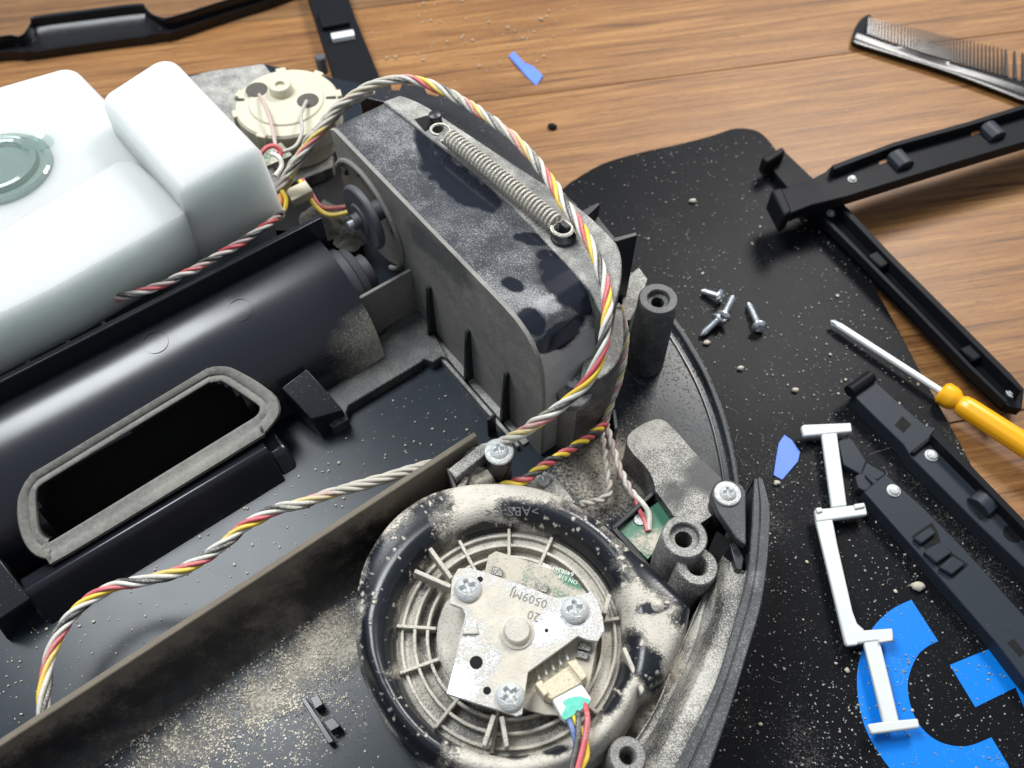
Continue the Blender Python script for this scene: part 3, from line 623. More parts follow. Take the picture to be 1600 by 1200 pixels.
# ================================================================== FAN
fan = thing('blower_fan', 'round dusty blower fan with silver triangular motor plate inside the robot', 'fan', P(790, 990, FZ))
FC = P(795, 988, 40); FT = 44.0
f_out = spx([(553, 985), (560, 920), (582, 868), (618, 822), (668, 788), (730, 771), (795, 769), (850, 778), (900, 800), (945, 832)], 5)[:-1] + \
        [(945, 832), (985, 868), (1025, 905), (1078, 962), (1072, 1000), (1040, 1075), (1012, 1100)] + spx([(1005, 1090), (985, 1135), (950, 1180), (900, 1215), (830, 1236), (760, 1236), (690, 1213), (630, 1165), (585, 1100), (562, 1045)], 5)
fo = PX(f_out, 30); 
def ray2(pl, c, th):
    d = Vector((math.cos(th), math.sin(th))); best = None
    for a, b in zip(pl, pl[1:] + pl[:1]):
        e = Vector((b.x - a.x, b.y - a.y)); w = Vector((a.x - c.x, a.y - c.y)); det = d.x * -e.y + d.y * e.x
        if abs(det) < 1e-9: continue
        t = (w.x * -e.y + w.y * e.x) / det; s = (d.x * w.y - d.y * w.x) / det
        if t > 0 and -1e-6 <= s <= 1 + 1e-6 and (best is None or t > best): best = t
    return best or 45
RI = 35.5; NTH = 240
CL_F = [(630, 868, 106, 40, -54), (590, 1000, 84, 30, 92), (632, 1120, 112, 40, 52), (845, 806, 62, 22, 14), (915, 852, 82, 40, 44), (957, 925, 60, 21, 62), (762, 830, 50, 12, -8), (1022, 898, 80, 24, 45), (1066, 955, 42, 26, 45),
        (1006, 1032, 52, 24, 55), (957, 1082, 48, 20, -64), (1022, 950, 24, 9, -10), (870, 1172, 22, 7, -10), (805, 1176, 24, 9, 0), (590, 1085, 40, 26, 60)]
AD_F = [(1000, 955, 60, 34, 30), (1010, 990, 40, 40, 30), (965, 1000, 30, 50, 0)]
def fan_dust(p):
    q = Q(p); c = max(blob(q, *a, soft=.40) for a in CL_F[:9]); a_ = max(blob(q, *a) for a in AD_F); c2 = max(blob(q, *a, soft=.34) for a in CL_F[9:])
    c = max(c * (1 - a_), c2); sp_ = mnoise.noise(Vector((q[0] * .16, q[1] * .16, 5))) + .4 * mnoise.noise(Vector((q[0] * .03, q[1] * .03, 6)))
    if p.z < 33.5: c *= .25 + .6 * smooth01(mnoise.noise(Vector((q[0] * .015, q[1] * .015, 8))) * 2 + .3)
    return -1.22 * c + 1.3 * smooth01((sp_ - .42) / .2) * (c > .2)
bm = BM(); rows = [[] for _ in range(15)]
for k in range(NTH):
    th = 2 * math.pi * k / NTH; R = ray2(fo, FC, th); d = Vector((math.cos(th), math.sin(th), 0)); band = R - RI; tubew = min(band, 14.0)
    prof = [(RI - .4, 33), (RI, 38.5), (RI + .08 * tubew, 41), (RI + .2 * tubew, 44), (RI + .35 * tubew, 45.7), (RI + .5 * tubew, 46), (RI + .64 * tubew, 45.2)]
    big = smooth01((band - 13) / 12)
    e = [(R - .30 * tubew, 43.6 + .5 * big), (R - .20 * tubew, 41.6 + 1.2 * big), (R - .12 * tubew, 38.5 + 2.0 * big), (R - .08 * tubew, 34 + 3 * big), (R - .07 * tubew, 31), (R, 30.2), (R + .15, 29), (R + .15, FZ - 1)]
    for j, (r, z) in enumerate(prof + e): rows[j].append(Vector((FC.x, FC.y, 0)) + d * r + Z * z)
loft(bm, rows, True)
obj('volute', bm, 'fan', fan, dens=1.6, dust=fan_dust, angle=80, relax=4)
# seam rib across the outlet
obj('outlet_rib', pprism([(972, 1012), (978, 1010), (1008, 1078), (1002, 1086)], 45, 30), 'grille', fan, bevel=.5)
bm = BM(); polar_cap(bm, P(1027, 946, 45), 2.2, lambda r, t: 1.8 * (1 - (r / 2.2) ** 2) + mnoise.noise(Vector((r * math.cos(t), r * math.sin(t), 1))) * .5, 5, 16, skirt=1.5); obj('outlet_nub', bm, 'fan', fan)
# fan bottom disc, grille rings and spokes
def ringat(r0, r1, z0, z1, seg=96, c=None):
    c = c or FC; bm = BM()
    loops = [[Vector((c.x + r * math.cos(2 * math.pi * k / seg), c.y + r * math.sin(2 * math.pi * k / seg), 0)) for k in range(seg)] for r in (r1, r0)]
    return ringprism(bm, loops[0], loops[1], z1, z0)
bm = BM(); lathe(bm, Vector((FC.x, FC.y, 0)), [(36, 30), (36, 35.5), (30, 35.8), (29, 34.5), (24, 34.5), (23, 35.6), (20, 35.6), (20, 36)], 72)
obj('fan_bed', bm, 'grille', fan, angle=30, dust=lambda p: -.1 - .6 * blob(Q(p), 672, 975, 20, 70, 5) - .6 * blob(Q(p), 730, 1120, 55, 22, 40) - .5 * blob(Q(p), 850, 1125, 70, 16, -5) - .35 * blob(Q(p), 660, 900, 20, 25))
for r0, z in ((33.4, 37.4), (29.4, 38.6), (25.4, 38.6)): obj('grille_ring', ringat(r0 - .5, r0 + .5, 33, z), 'grille', fan, bevel=.2, seg=1)
bm = BM(); lathe(bm, Vector((FC.x, FC.y, 0)), [(22.5, 33), (22.5, 38), (21.6, 39), (20.5, 39.5), (8, 39.8)], 72); obj('motor_can', bm, 'grille', fan, angle=40)
for deg in (8, 66, 90, 118, 176, 200, 232, 262, 318):
    d = Vector((math.cos(math.radians(deg)), math.sin(math.radians(deg)), 0)); s = Vector((-d.y, d.x, 0)); bm = BM()
    box(bm, Vector((FC.x, FC.y, 36)) + d * 29, d * 6.2, s * .55, Z * 2.9); obj('grille_spoke', bm, 'grille', fan, bevel=.2, seg=1)
for a, b in (((648, 893), (705, 918)), ((672, 858), (706, 905)), ((772, 1118), (756, 1166)), ((784, 1120), (792, 1168)), ((952, 930), (944, 960))):
    pa, pb = P(*a, 45), P(*b, 44); bm = BM(); d = (pb - pa); s = Vector((-d.y, d.x, 0)).normalized()
    box(bm, (pa + pb) / 2 - Z * 2, d / 2, s * .7, Z * 3); obj('wire_guide', bm, 'grille', fan, bevel=.3)
# circuit board under the plate, showing on two sides
pcb = obj('driver_board', pprism([(763, 868), (775, 861), (810, 872), (855, 885), (880, 888), (915, 924), (934, 1000), (932, 1010), (920, 1075), (890, 1118), (850, 1116), (816, 1106), (780, 1060), (750, 930)], 42.2, 40.5), 'pcb', fan, bevel=.2, dens=2.0,
          dust=lambda p: .35 - .85 * blob(Q(p), 893, 902, 26, 12, 30) - .35 * blob(Q(p), 872, 930, 25, 8, 20) - .3 * blob(Q(p), 865, 1045, 40, 10, -35))
for pts in ([(769, 884), (786, 889), (784, 901), (767, 896)], [(807, 909), (822, 912), (820, 920), (805, 917)], [(837, 910), (858, 916), (854, 926), (834, 921)], [(905, 1003), (925, 1008), (922, 1018), (903, 1013)], [(902, 1016), (920, 1020), (918, 1030), (900, 1026)]):
    obj('board_component', pprism(pts, 44, 42), 'heavy', pcb, bevel=.2)
NXT = (P(855, 893, 42) - P(893, 905, 42)).normalized()             # lettering reads upside down from here
textmesh('board_print', '6400361900', 2.1, P(872, 890, 42.25), P(848, 886, 42) - P(897, 902, 42), P(880, 905, 42) - P(875, 885, 42), 'ink_white', pcb, .05)
textmesh('board_print', 'ON 510', 1.9, P(888, 905, 42.25), P(866, 898, 42) - P(905, 914, 42), P(890, 915, 42) - P(886, 900, 42), 'ink_white', pcb, .05)
textmesh('board_print', 'Z', 2.0, P(883, 1026, 42.25), P(860, 1035, 42) - P(900, 1020, 42), P(895, 1040, 42) - P(885, 1015, 42), 'ink_white', pcb, .05)
# silver motor plate
mpz = 48.5
mp = [(706, 905), (716, 888), (735, 887), (765, 896), (820, 915), (870, 934), (900, 930), (922, 925), (933, 934), (942, 965), (945, 985), (934, 1002), (918, 1000), (903, 994), (864, 1022), (825, 1050), (820, 1085), (816, 1116), (806, 1119), (781, 1110), (740, 1098), (697, 1084), (712, 1025), (727, 960), (722, 950), (703, 943)]
plate = obj('motor_plate', pprism(mp, mpz, mpz - 1.6), 'metal_plate', fan, bevel=.5, dens=2.0,
            dust=lambda p: .40 * blob(Q(p), 785, 945, 60, 28, 20) + .45 * blob(Q(p), 800, 1060, 28, 55, 10) + .3 * blob(Q(p), 760, 985, 40, 25, 40) - .55 * blob(Q(p), 715, 1068, 30, 28, 20) - .5 * blob(Q(p), 850, 985, 45, 22, -10) - .35 * blob(Q(p), 745, 985, 18, 40, 15))
bm = BM(); lathe(bm, P(808, 988, mpz), [(5.2, 0), (5.2, .5), (4.2, .9), (4.0, 2.2), (3.5, 2.7), (1, 2.9)], 32); obj('shaft_cap', bm, 'metal_plate', plate, angle=40, dust=lambda p: .35)
for x, y, r in ((731, 921, 4.2), (898, 954, 4.2), (797, 1089, 4.2)): screw(plate, x, y, mpz, r, 0, rot=random.random(), dome=2.0)
for x, y, r in ((744, 1035, 1.7), (761, 1079, 1.0), (854, 985, .5), (703 + 47, 905, .8)):
    bm = BM(); lathe(bm, P(x, y, mpz + .06), [(r * 1.15, 0), (r, .02), (r * .98, -.04)], 20); obj('plate_hole', bm, 'void', plate)
textmesh('plate_stamp', '0509MJ', 4.0, P(826, 934, mpz + .05), P(790, 922, 42) - P(850, 943, 42), P(830, 960, 42) - P(835, 940, 42), 'ink', plate, .05)
textmesh('plate_stamp', '20', 4.0, P(834, 962, mpz + .05), P(790, 922, 42) - P(850, 943, 42), P(830, 960, 42) - P(835, 940, 42), 'ink', plate, .05)
obj('plate_tab', pprism([(729, 965), (744, 972), (748, 990), (722, 991)], 49.4, 48.3), 'metal_plate', plate, bevel=.3)
textmesh('raised_lettering', '>ABS-C<', 4.6, P(800, 799, 46.4), P(770, 799, 44) - P(840, 797, 44), P(800, 810, 44) - P(800, 790, 44), 'relief', fan, .25)
# connector and plug
cz = 48.0
con = obj('connector', pprism([(840, 1074), (898, 1033), (908, 1042), (919, 1061), (905, 1070), (862, 1093), (852, 1088)], cz, 42.2), 'cream_con', fan, bevel=.4)
for poly in ([(836, 1068), (846, 1062), (858, 1082), (850, 1088)], [(886, 1034), (900, 1030), (918, 1056), (909, 1064)]): obj('connector_ear', pprism(poly, cz + 1.2, 43), 'cream_con', con, bevel=.3)
for i in range(5):
    a = P(843 + i * 11.2, 1062 - i * 7.6, 44); b = P(838 + i * 11.2, 1046 - i * 7.6, 43); bm = BM(); tube(bm, [a, b, b - Z * .8], .45, 6); obj('solder_pin', bm, 'steel_dust', con)
pg = obj('plug', pprism([(861, 1089), (903, 1060), (925, 1092), (918, 1103), (884, 1126), (876, 1118)], cz - .5, 43), 'white_plug', fan, bevel=.5)
obj('ink_mark', pprism(spx([(879, 1097), (890, 1090), (904, 1088), (913, 1090), (922, 1094), (917, 1102), (884, 1124), (878, 1116), (884, 1104)], 3, True), cz - .3, cz - .8), 'green_ink', pg)
for col, pts, off in (('blue', [(884, 1118), (893, 1135), (900, 1165), (893, 1205), (890, 1260)], 0), ('yellow', [(894, 1112), (902, 1130), (913, 1150), (917, 1180), (907, 1205), (895, 1260)], .5), ('black', [(902, 1108), (904, 1130), (902, 1160), (893, 1200), (880, 1260)], 1.4), ('red', [(914, 1100), (918, 1125), (914, 1155), (903, 1200), (885, 1270)], 2.0)):
    bm = BM(); tube(bm, spl([P(x, y, 46 + off + (1.5 if i else -1)) for i, (x, y) in enumerate(pts)], 6), .85, 8); obj('fan_wire', bm, 'w_' + col, fan, label=col + ' fan wire')
# ear with screw at the fan's upper edge
obj('fan_ear', pprism([(800, 772), (830, 742), (850, 735), (866, 742), (900, 785), (880, 795), (840, 778)], 30, FZ), 'heavy', fan, bevel=.5)
screw(fan, 848, 750, 30.5, 2.6, 0, rot=.3)
obj('dust_curl', pprism(spx([(650, 792), (668, 780), (690, 772), (699, 774), (694, 782), (672, 790), (655, 800)], 3, True), 37, 30), 'fan', fan, bevel=.6)

# ================================================================== CABLES
def cable(name, label, path, cols, rw, off, pitch, group=None, n=8, dustf=None):
    pts = spl([P(x, y, z) for x, y, z in path], n); t = thing(name, label, 'cable', (pts[0].x, pts[0].y, 0), group)
    # even steps
    L = [0]
    for a, b in zip(pts, pts[1:]): L.append(L[-1] + (b - a).length)
    step = 1.1; out = []; j = 0
    for i in range(int(L[-1] / step) + 1):
        s = i * step
        while j < len(L) - 2 and L[j + 1] < s: j += 1
        f = (s - L[j]) / max(1e-6, L[j + 1] - L[j]); out.append(pts[j].lerp(pts[j + 1], f))
    fr = frames(out); ph = 0; phs = []
    for i in range(len(out)): ph += 2 * math.pi * step / (pitch * (1 + .45 * mnoise.noise(Vector((i * .05, 3, 1))))); phs.append(ph)
    for k, c in enumerate(cols):
        wp = [p + (x * math.cos(2 * math.pi * k / len(cols) + a) + y * math.sin(2 * math.pi * k / len(cols) + a)) * off * (1 + .55 * mnoise.noise(Vector((i * .08, k * 3.1, 2)))) for i, (p, (x, y), a) in enumerate(zip(out, fr, phs))]
        bm = BM(); tube(bm, wp, rw, 8); obj('wire', bm, 'w_' + c, t, label=c + ' wire', angle=80, dust=(lambda p: dustf(Q(p))) if dustf else None)
    return t
cable('twisted_cable', 'thick twisted cable of yellow, red, white and black wires looping over the wheel housing', [(452, 275, 58), (470, 245, 66), (500, 205, 74), (530, 168, 80), (565, 142, 84), (600, 127, 86), (645, 125, 86), (700, 145, 86), (760, 182, 87), (810, 222, 88), (850, 268, 88), (882, 318, 88),
      (915, 368, 88), (938, 418, 87), (949, 470, 86), (944, 530, 82), (922, 590, 74), (882, 630, 66), (838, 662, 60), (802, 683, 51), (768, 697, 43), (712, 714, 37), (655, 731, 36), (590, 751, 37), (530, 767, 38), (470, 787, 40), (430, 797, 40), (385, 820, 38), (355, 845, 37), (330, 865, 37), (280, 892, 37), (225, 908, 36), (180, 915, 35), (135, 940, 34), (100, 978, 33), (78, 1025, 32), (69, 1070, 31), (68, 1110, 30), (70, 1150, 28)],
      ['yellow', 'red', 'white', 'black', 'white'], .80, 1.2, 27, dustf=lambda q: .10 + .25 * mnoise.noise(Vector((q[0] * .012, q[1] * .012, 3))) + .42 * blob(q, 560, 150, 90, 70, -30, .6) + .28 * blob(q, 790, 215, 130, 70, 45, .6) + .75 * blob(q, 640, 735, 120, 40, -15, .5) + .35 * blob(q, 790, 690, 60, 30, -20) + .3 * blob(q, 490, 780, 60, 30, -20))
cable('twisted_cable', 'grimy twisted wire bundle rising beside the cream motor behind the white tank', [(425, 330, 46), (440, 295, 52), (458, 262, 60), (482, 228, 67), (508, 194, 73), (536, 164, 77), (560, 150, 80), (585, 136, 82)], ['white', 'pink', 'grey', 'yellow', 'white'], 1.0, 1.6, 30, dustf=lambda q: .42)
cable('twisted_cable', 'thin grimy pink and grey cable behind the housing down to the cable slot', [(968, 478, 60), (977, 520, 52), (974, 560, 45), (965, 600, 38), (952, 635, 32), (944, 662, 27)], ['white', 'red', 'grey', 'yellow', 'black'], .62, .95, 13, dustf=lambda q: .42)
cable('twisted_cable', 'thin red, yellow and black cable running from the slot to the fan edge', [(946, 660, 27), (930, 675, 30), (905, 693, 34), (872, 714, 37), (845, 731, 38), (822, 748, 38), (795, 758, 37), (760, 764, 35)], ['yellow', 'red', 'black'], .85, .95, 11)
cable('twisted_pair', 'dusty pinkish white wire pair curling to the left below the slot', [(940, 662, 26), (944, 700, 24), (949, 740, 22), (953, 765, 21), (944, 778, 20), (925, 785, 19), (905, 788, 18)], ['white', 'pink'], .8, .75, 8, dustf=lambda q: .42)
cable('twisted_pair', 'red and white wire pair running down to the small green sensor board', [(948, 664, 26), (958, 700, 26), (970, 735, 26), (983, 762, 27), (994, 778, 27)], ['white', 'pink'], .75, .72, 9)
for col, pts in (('red', [(994, 776, 27), (998, 795, 27.5), (1007, 812, 26.5), (1012, 830, 26.6)]), ('white', [(992, 774, 27), (1004, 786, 29), (1014, 803, 28), (1014, 828, 26.6)])):
    bm = BM(); tube(bm, spl([P(*p) for p in pts], 6), .95, 8); obj('wire_end', bm, 'w_' + col, sb, label=col + ' wire end')
cable('twisted_cable', 'red and white cable tucked between the white tank and the tunnel wall', [(180, 466, 63), (215, 458, 64), (245, 448, 64), (280, 432, 64), (320, 412, 64), (360, 388, 64), (395, 367, 63), (425, 345, 62), (440, 330, 56)], ['red', 'white', 'black', 'pink'], .72, .92, 17)
wl = thing('wire_pair', 'loose yellow and red wires plugged in beside the rubber drive wheel', 'wires', P(505, 320, 24))
for col, pts in (('yellow', [(468, 282, 48), (480, 300, 46), (490, 318, 44), (505, 332, 42), (522, 336, 42), (545, 331, 44)]), ('red', [(472, 280, 46), (486, 302, 43), (500, 322, 41), (520, 325, 42), (545, 322, 43)])):
    bm = BM(); tube(bm, spl([P(*p) for p in pts], 6), 1.0, 8); obj('wire', bm, 'w_' + col, wl)
bm = BM(); c = P(468, 303, 47); box(bm, c, Vector((4, 3, 0)), Vector((-2, 3, 0)), Z * 2.2); obj('plug', bm, 'cream', wl, bevel=.5)
wl = thing('wire_loop', 'yellow, red and orange wires looped at the front corner of the white tank', 'wires', P(430, 330, 24))
for col, pts in (('yellow', [(414, 338, 50), (430, 340, 50), (443, 330, 51), (447, 312, 53), (440, 298, 55)]), ('orange', [(416, 332, 52), (430, 330, 52), (438, 316, 53), (436, 305, 54)]), ('red', [(405, 245, 58), (415, 232, 60), (428, 228, 60), (438, 236, 58), (436, 250, 56)]), ('white', [(424, 240, 58), (436, 246, 58), (440, 260, 56), (430, 275, 55)])):
    bm = BM(); tube(bm, spl([P(*p) for p in pts], 6), 1.0, 8); obj('wire', bm, 'w_' + col, wl, label=col + ' wire')

# ================================================================== WHITE TANK
tank = thing('water_tank', 'milky white translucent plastic tank with a round clear green cap', 'tank', P(200, 330, 50))
zt0, zt1, zt2 = 78.0, 82.0, 93.0
def round_poly(pts, r, n=6):
    """rounds every corner of an outline with an arc of radius r (mm)"""
    o = []; N = len(pts)
    for i in range(N):
        p, a, b = pts[i], pts[i - 1], pts[(i + 1) % N]; u, w = (a - p), (b - p); lu, lw = u.length, w.length; u.normalize(); w.normalize()
        half = u.angle(w) / 2; d = min(r / math.tan(half), lu * .48, lw * .48); rr = d * math.tan(half); cen_ = p + (u + w).normalized() * (rr / math.sin(half))
        s0, s1 = p + u * d - cen_, p + w * d - cen_; ang = s0.angle(s1); k = s0.cross(s1).normalized()
        for j in range(n + 1): o.append(cen_ + Matrix.Rotation(ang * j / n, 3, k) @ s0)
    return o
def tank_prism(pts, zt, zb, rnd, slope=0., corner=9, front=-240):
    """milky block whose top edge rolls over with radius rnd"""
    base = round_poly(PX(pts, zt), corner); n = len(base); area_ = sum(a.x * b.y - b.x * a.y for a, b in zip(base, base[1:] + base[:1])); sg = 1 if area_ > 0 else -1
    nrm = []
    for i in range(n):
        t = base[(i + 1) % n] - base[i - 1]; nrm.append(Vector((t.y, -t.x, 0)).normalized() * sg)
    def off(d, z): return [Vector((p.x + q.x * d, p.y + q.y * d, z)) for p, q in zip(base, nrm)]
    def keep(r):
        o = []
        for p in r:
            u, v, z = uvz(p); o.append(R3(u, min(v, front - .10 * max(0, u + 10)), z))
        return o
    rows = [off(-rnd * (1 - math.sin(math.radians(a))), zt - rnd * (1 - math.cos(math.radians(a)))) for a in range(0, 91, 10)]
    rows += [off(slope * .5, (zt + zb) / 2), off(slope, zb + 2), off(slope - 2, zb)]
    return loft(BM(), [keep(r) for r in rows], True, True)
obj('tank_body', tank_prism([(-220, 460), (0, 350), (198, 236), (322, 338), (250, 390), (100, 478), (20, 524), (-20, 524), (-260, 620)], zt1, 57, 4.0, 1.0, 8), 'tank', tank, angle=60)
obj('tank_lobe', tank_prism([(-260, 240), (0, 130), (112, 98), (300, 290), (0, 480), (-260, 560)], zt0, 52, 4, .5, 8), 'tank', tank, angle=60)
obj('tank_block', tank_prism([(150, 150), (262, 78), (432, 256), (306, 336)], zt2, 54, 4.0, 1.5, 7, -239.4), 'tank', tank, angle=60)
cc = P(2, 266, zt0)
cap = None
bm = BM(); lathe(bm, cc, [(19, 0), (19, 1.5), (18, 2.2), (16.6, 2.2), (16, 1.2), (14.5, 1.2), (14, 3.6), (12.8, 4), (11.6, 3.6), (11, 1.5), (4, 1.8)], 56); cap = obj('tank_cap', bm, 'capglass', tank, angle=30)
bm = BM(); lathe(bm, P(62, 226, zt0 - .2), [(5.6, 0), (5.2, .7), (4.4, .5), (3.6, .3), (2.6, .8), (1.5, .5)], 28); obj('moulded_ring', bm, 'capglass', tank)

# ================================================================== CREAM MOTOR
mot = thing('gear_motor', 'round cream plastic motor gearbox with two dusty holes behind the white tank', 'motor', P(447, 165, 30))
mc = P(447, 155, 52)
bm = BM(); lathe(bm, Vector((mc.x, mc.y, 0)), [(22, 31), (22, 38), (23.3, 39), (23.3, 49.5), (22.5, 50.6), (17, 51), (16.4, 51.8), (6, 52)], 64); body = obj('motor_case', bm, 'cream', mot, angle=35)
bm = BM(); lathe(bm, P(440, 143, 52), [(5.4, -.3), (5, 3.6), (4.6, 4), (2.2, 4), (2, 2.6), (.5, 2.6)], 28); obj('centre_boss', bm, 'cream', mot, angle=40)
for x, y, r in ((401, 140, 5.0), (481, 157, 4.9)):
    bm = BM(); lathe(bm, P(x, y, 52), [(r, .1), (r * .7, .35), (r * .3, .2)], 28); obj('dusty_hole', bm, 'felt', mot)
for deg in (15, 60, 105, 165, 200, 250, 300, 340):
    d = Vector((math.cos(math.radians(deg)), math.sin(math.radians(deg)), 0)); s = Vector((-d.y, d.x, 0)); bm = BM()
    box(bm, Vector((mc.x, mc.y, 45.2)) + d * 23.2, d * 1.4, s * 2.4, Z * 5.6); obj('case_lug', bm, 'cream', mot, bevel=.5)
for x, y in ((374, 155), (517, 152)):
    bm = BM(); p = P(x, y, 51.2); d = Vector((p.x - mc.x, p.y - mc.y, 0)).normalized(); box(bm, p, d * 2.2, Vector((-d.y, d.x, 0)) * .5, Z * .25); obj('case_slot', bm, 'felt', mot)
bm = BM(); lathe(bm, P(505, 112, 44), [(2.5, 0), (2.5, 8), (2, 8.5), (1, 8.5)], 18); obj('axle_pin', bm, 'rubber', mot)
for pts, col in (([(405, 148, 53), (415, 168, 56), (424, 195, 55), (430, 225, 56), (432, 238, 55)], 'pink'), ([(479, 158, 53.5), (470, 180, 57), (472, 205, 56), (462, 228, 56), (440, 238, 57), (430, 240, 55)], 'grey')):
    bm = BM(); tube(bm, spl([P(*p) for p in pts], 6), .8, 8); obj('motor_lead', bm, 'w_' + col, mot)
bm = BM(); box(bm, P(425, 245, 48), Vector((6, 4, 0)), Vector((-3, 4, 0)), Z * 1); obj('lead_board', bm, 'pcb', mot, bevel=.2)

# ================================================================== LOOSE BLACK STRIPS
def strip(name, label, outline, zt, zb, mat, n=1, grp='loose black plastic strips', cat='plastic strip'):
    pts = PX(outline, zt); c = sum(pts, Vector()) / len(pts); t = thing(name, label, cat, (c.x, c.y, zb), grp)
    obj('strip_body', prism(BM(), pts, zb), mat, t, bevel=.5); return t
def add(t, name, poly, zt, zb, mat, bevel=.3, label=None): return obj(name, pprism(poly, zt, zb), mat, t, bevel=bevel, label=label)
def pin(t, x, y, z, r=1.8):
    r *= .85
    bm = BM(); lathe(bm, P(x, y, z), [(r * 1.35, 0), (r * 1.3, .5), (r, .6), (r, 1.3), (r * .7, 1.8), (r * .2, 1.9)], 20); return obj('rivet', bm, 'steel_dust', t, angle=40)
# B: long strip on the right, crossing from the board onto the table
sB = strip('black_strip', 'long black channel strip slanting down to the right over bare wood, rivet at its tip', [(1192, 248), (1222, 232), (1268, 276), (1322, 322), (1394, 398), (1490, 494), (1578, 582), (1601, 608), (1597, 640), (1572, 634), (1514, 580), (1426, 488), (1340, 402), (1290, 352), (1262, 330)], 10, PZ + .1, 'strip')
add(sB, 'side_rail', [(1300, 302), (1322, 322), (1394, 398), (1490, 494), (1578, 582), (1601, 608), (1596, 612), (1572, 588), (1484, 500), (1388, 404), (1316, 328), (1298, 308)], 16, 9.5, 'strip')
add(sB, 'side_rail', [(1265, 318), (1290, 345), (1340, 395), (1426, 482), (1514, 574), (1572, 630), (1576, 626), (1518, 570), (1430, 478), (1344, 391), (1294, 341), (1270, 315)], 14, 9.5, 'strip')
add(sB, 'end_clip', [(1190, 246), (1222, 229), (1228, 236), (1200, 254)], 17, 9, 'strip', .8)
for x, y in ((1375, 402), (1520, 548)): add(sB, 'snap_tab', [(x - 20, y - 4), (x - 2, y - 12), (x + 18, y + 8), (x + 2, y + 16)], 14.5, 9.8, 'strip', .8)
pin(sB, 1298, 334, 10); pin(sB, 1581, 614, 10.2, 2.1)
# A: upper right strip lying across B
sA = strip('black_strip', 'black strip with snap hooks lying across another strip below the comb', [(1205, 300), (1262, 283), (1290, 268), (1298, 260), (1397, 224), (1509, 193), (1600, 165), (1700, 135), (1710, 190), (1600, 222), (1480, 258), (1323, 307), (1269, 320), (1228, 336)], 24, 18, 'strip')
add(sA, 'side_rail', [(1300, 258), (1397, 222), (1509, 191), (1600, 163), (1700, 133), (1701, 139), (1600, 170), (1509, 198), (1397, 229), (1303, 265)], 29, 23.5, 'strip')
add(sA, 'end_clip', [(1205, 297), (1222, 292), (1238, 330), (1226, 337)], 27.5, 16, 'strip', 1.0)
for x, y in ((1407, 250), (1551, 205)):
    h = BM(); c = P(x, y, 25.5); d = (P(1700, 150, 24) - P(1300, 280, 24)).normalized(); s = Vector((-d.y, d.x, 0))
    prof = [(-4.6, -1.6), (-4.4, .8), (-3, 2.2), (0, 2.8), (2.6, 2.4), (4.4, .6), (4.6, -1.6)]
    loft(h, [[c + d * a + Z * b + s * w for a, b in prof] for w in (-4.6, 4.6)], True, True); obj('snap_hook', h, 'strip2', sA, bevel=.4)
    add(sA, 'slot', [(x - 34, y + 2), (x - 20, y - 3), (x - 19, y + 2), (x - 33, y + 7)], 24.15, 23.6, 'wood', 0, 'slot with wood showing through')
pin(sA, 1331, 281, 24)
# C
sC = strip('black_strip', 'slate black strip with curled end and square window under the yellow screwdriver', [(1332, 616), (1366, 594), (1407, 631), (1446, 664), (1462, 668), (1532, 742), (1600, 812), (1680, 896), (1680, 975), (1600, 886), (1532, 822), (1424, 714), (1412, 694), (1398, 681)], 13, PZ + .1, 'strip2')
bm = BM(); tube(bm, [P(1327, 612, 14), P(1361, 588, 14)], 2.6, 14); obj('curled_end', bm, 'strip', sC)
add(sC, 'window', [(1398, 664), (1410, 650), (1424, 663), (1412, 676)], 13.12, 12.6, 'void', 0)
add(sC, 'side_rail', [(1456, 680), (1462, 668), (1532, 742), (1600, 812), (1680, 896), (1672, 902), (1594, 820), (1526, 750)], 18, 12.6, 'strip')
add(sC, 'side_rail', [(1424, 705), (1456, 680), (1459, 684), (1428, 709)], 15, 12.6, 'strip')
pin(sC, 1455, 712, 13, 2.3)
add(sC, 'slot', [(1512, 784), (1522, 776), (1542, 808), (1532, 812)], 13.12, 12.6, 'void', 0)
h = BM(); c = P(1540, 784, 14); d = (P(1600, 850, 13) - P(1424, 690, 13)).normalized(); s = Vector((-d.y, d.x, 0))
loft(h, [[c + d * a + Z * b + s * w for a, b in [(-5, -1.5), (-4.4, 1.4), (-2, 3), (1.5, 3.1), (4.2, 1.6), (5, -1.5)]] for w in (-4.4, 4.4)], True, True); obj('snap_hook', h, 'strip2', sC, bevel=.4)
bm = BM(); lathe(bm, P(1582, 834, 13), [(3.4, 0), (3.2, .3), (2.6, .3), (2.4, .05)], 24); obj('moulded_ring', bm, 'strip', sC)
# D
sD = strip('black_strip', 'slate black strip with split forked end under the white ladder-shaped part', [(1350, 768), (1384, 740), (1440, 790), (1507, 857), (1573, 931), (1600, 961), (1690, 1070), (1690, 1170), (1600, 1060), (1557, 1004), (1473, 908)], 12, PZ + .1, 'strip2')
for poly, zt in (([(1309, 690), (1324, 680), (1334, 689), (1354, 720), (1346, 742), (1318, 726)], 8.4), ([(1346, 742), (1354, 722), (1380, 737), (1384, 741), (1372, 750)], 10), ([(1336, 744), (1346, 738), (1366, 756), (1352, 768), (1341, 762)], 10), ([(1352, 742), (1358, 740), (1374, 752), (1366, 758)], 11)): add(sD, 'fork_prong', poly, zt, PZ + .1, 'strip2', .4)
pin(sD, 1396, 767, 12, 2.3)
for poly, m in (([(1424, 838), (1456, 816), (1464, 828), (1470, 846), (1446, 858), (1440, 850)], 'void'), ([(1463, 884), (1488, 864), (1514, 882), (1488, 905)], 'void')): add(sD, 'slot', poly, 12.12, 11.6, m, 0)
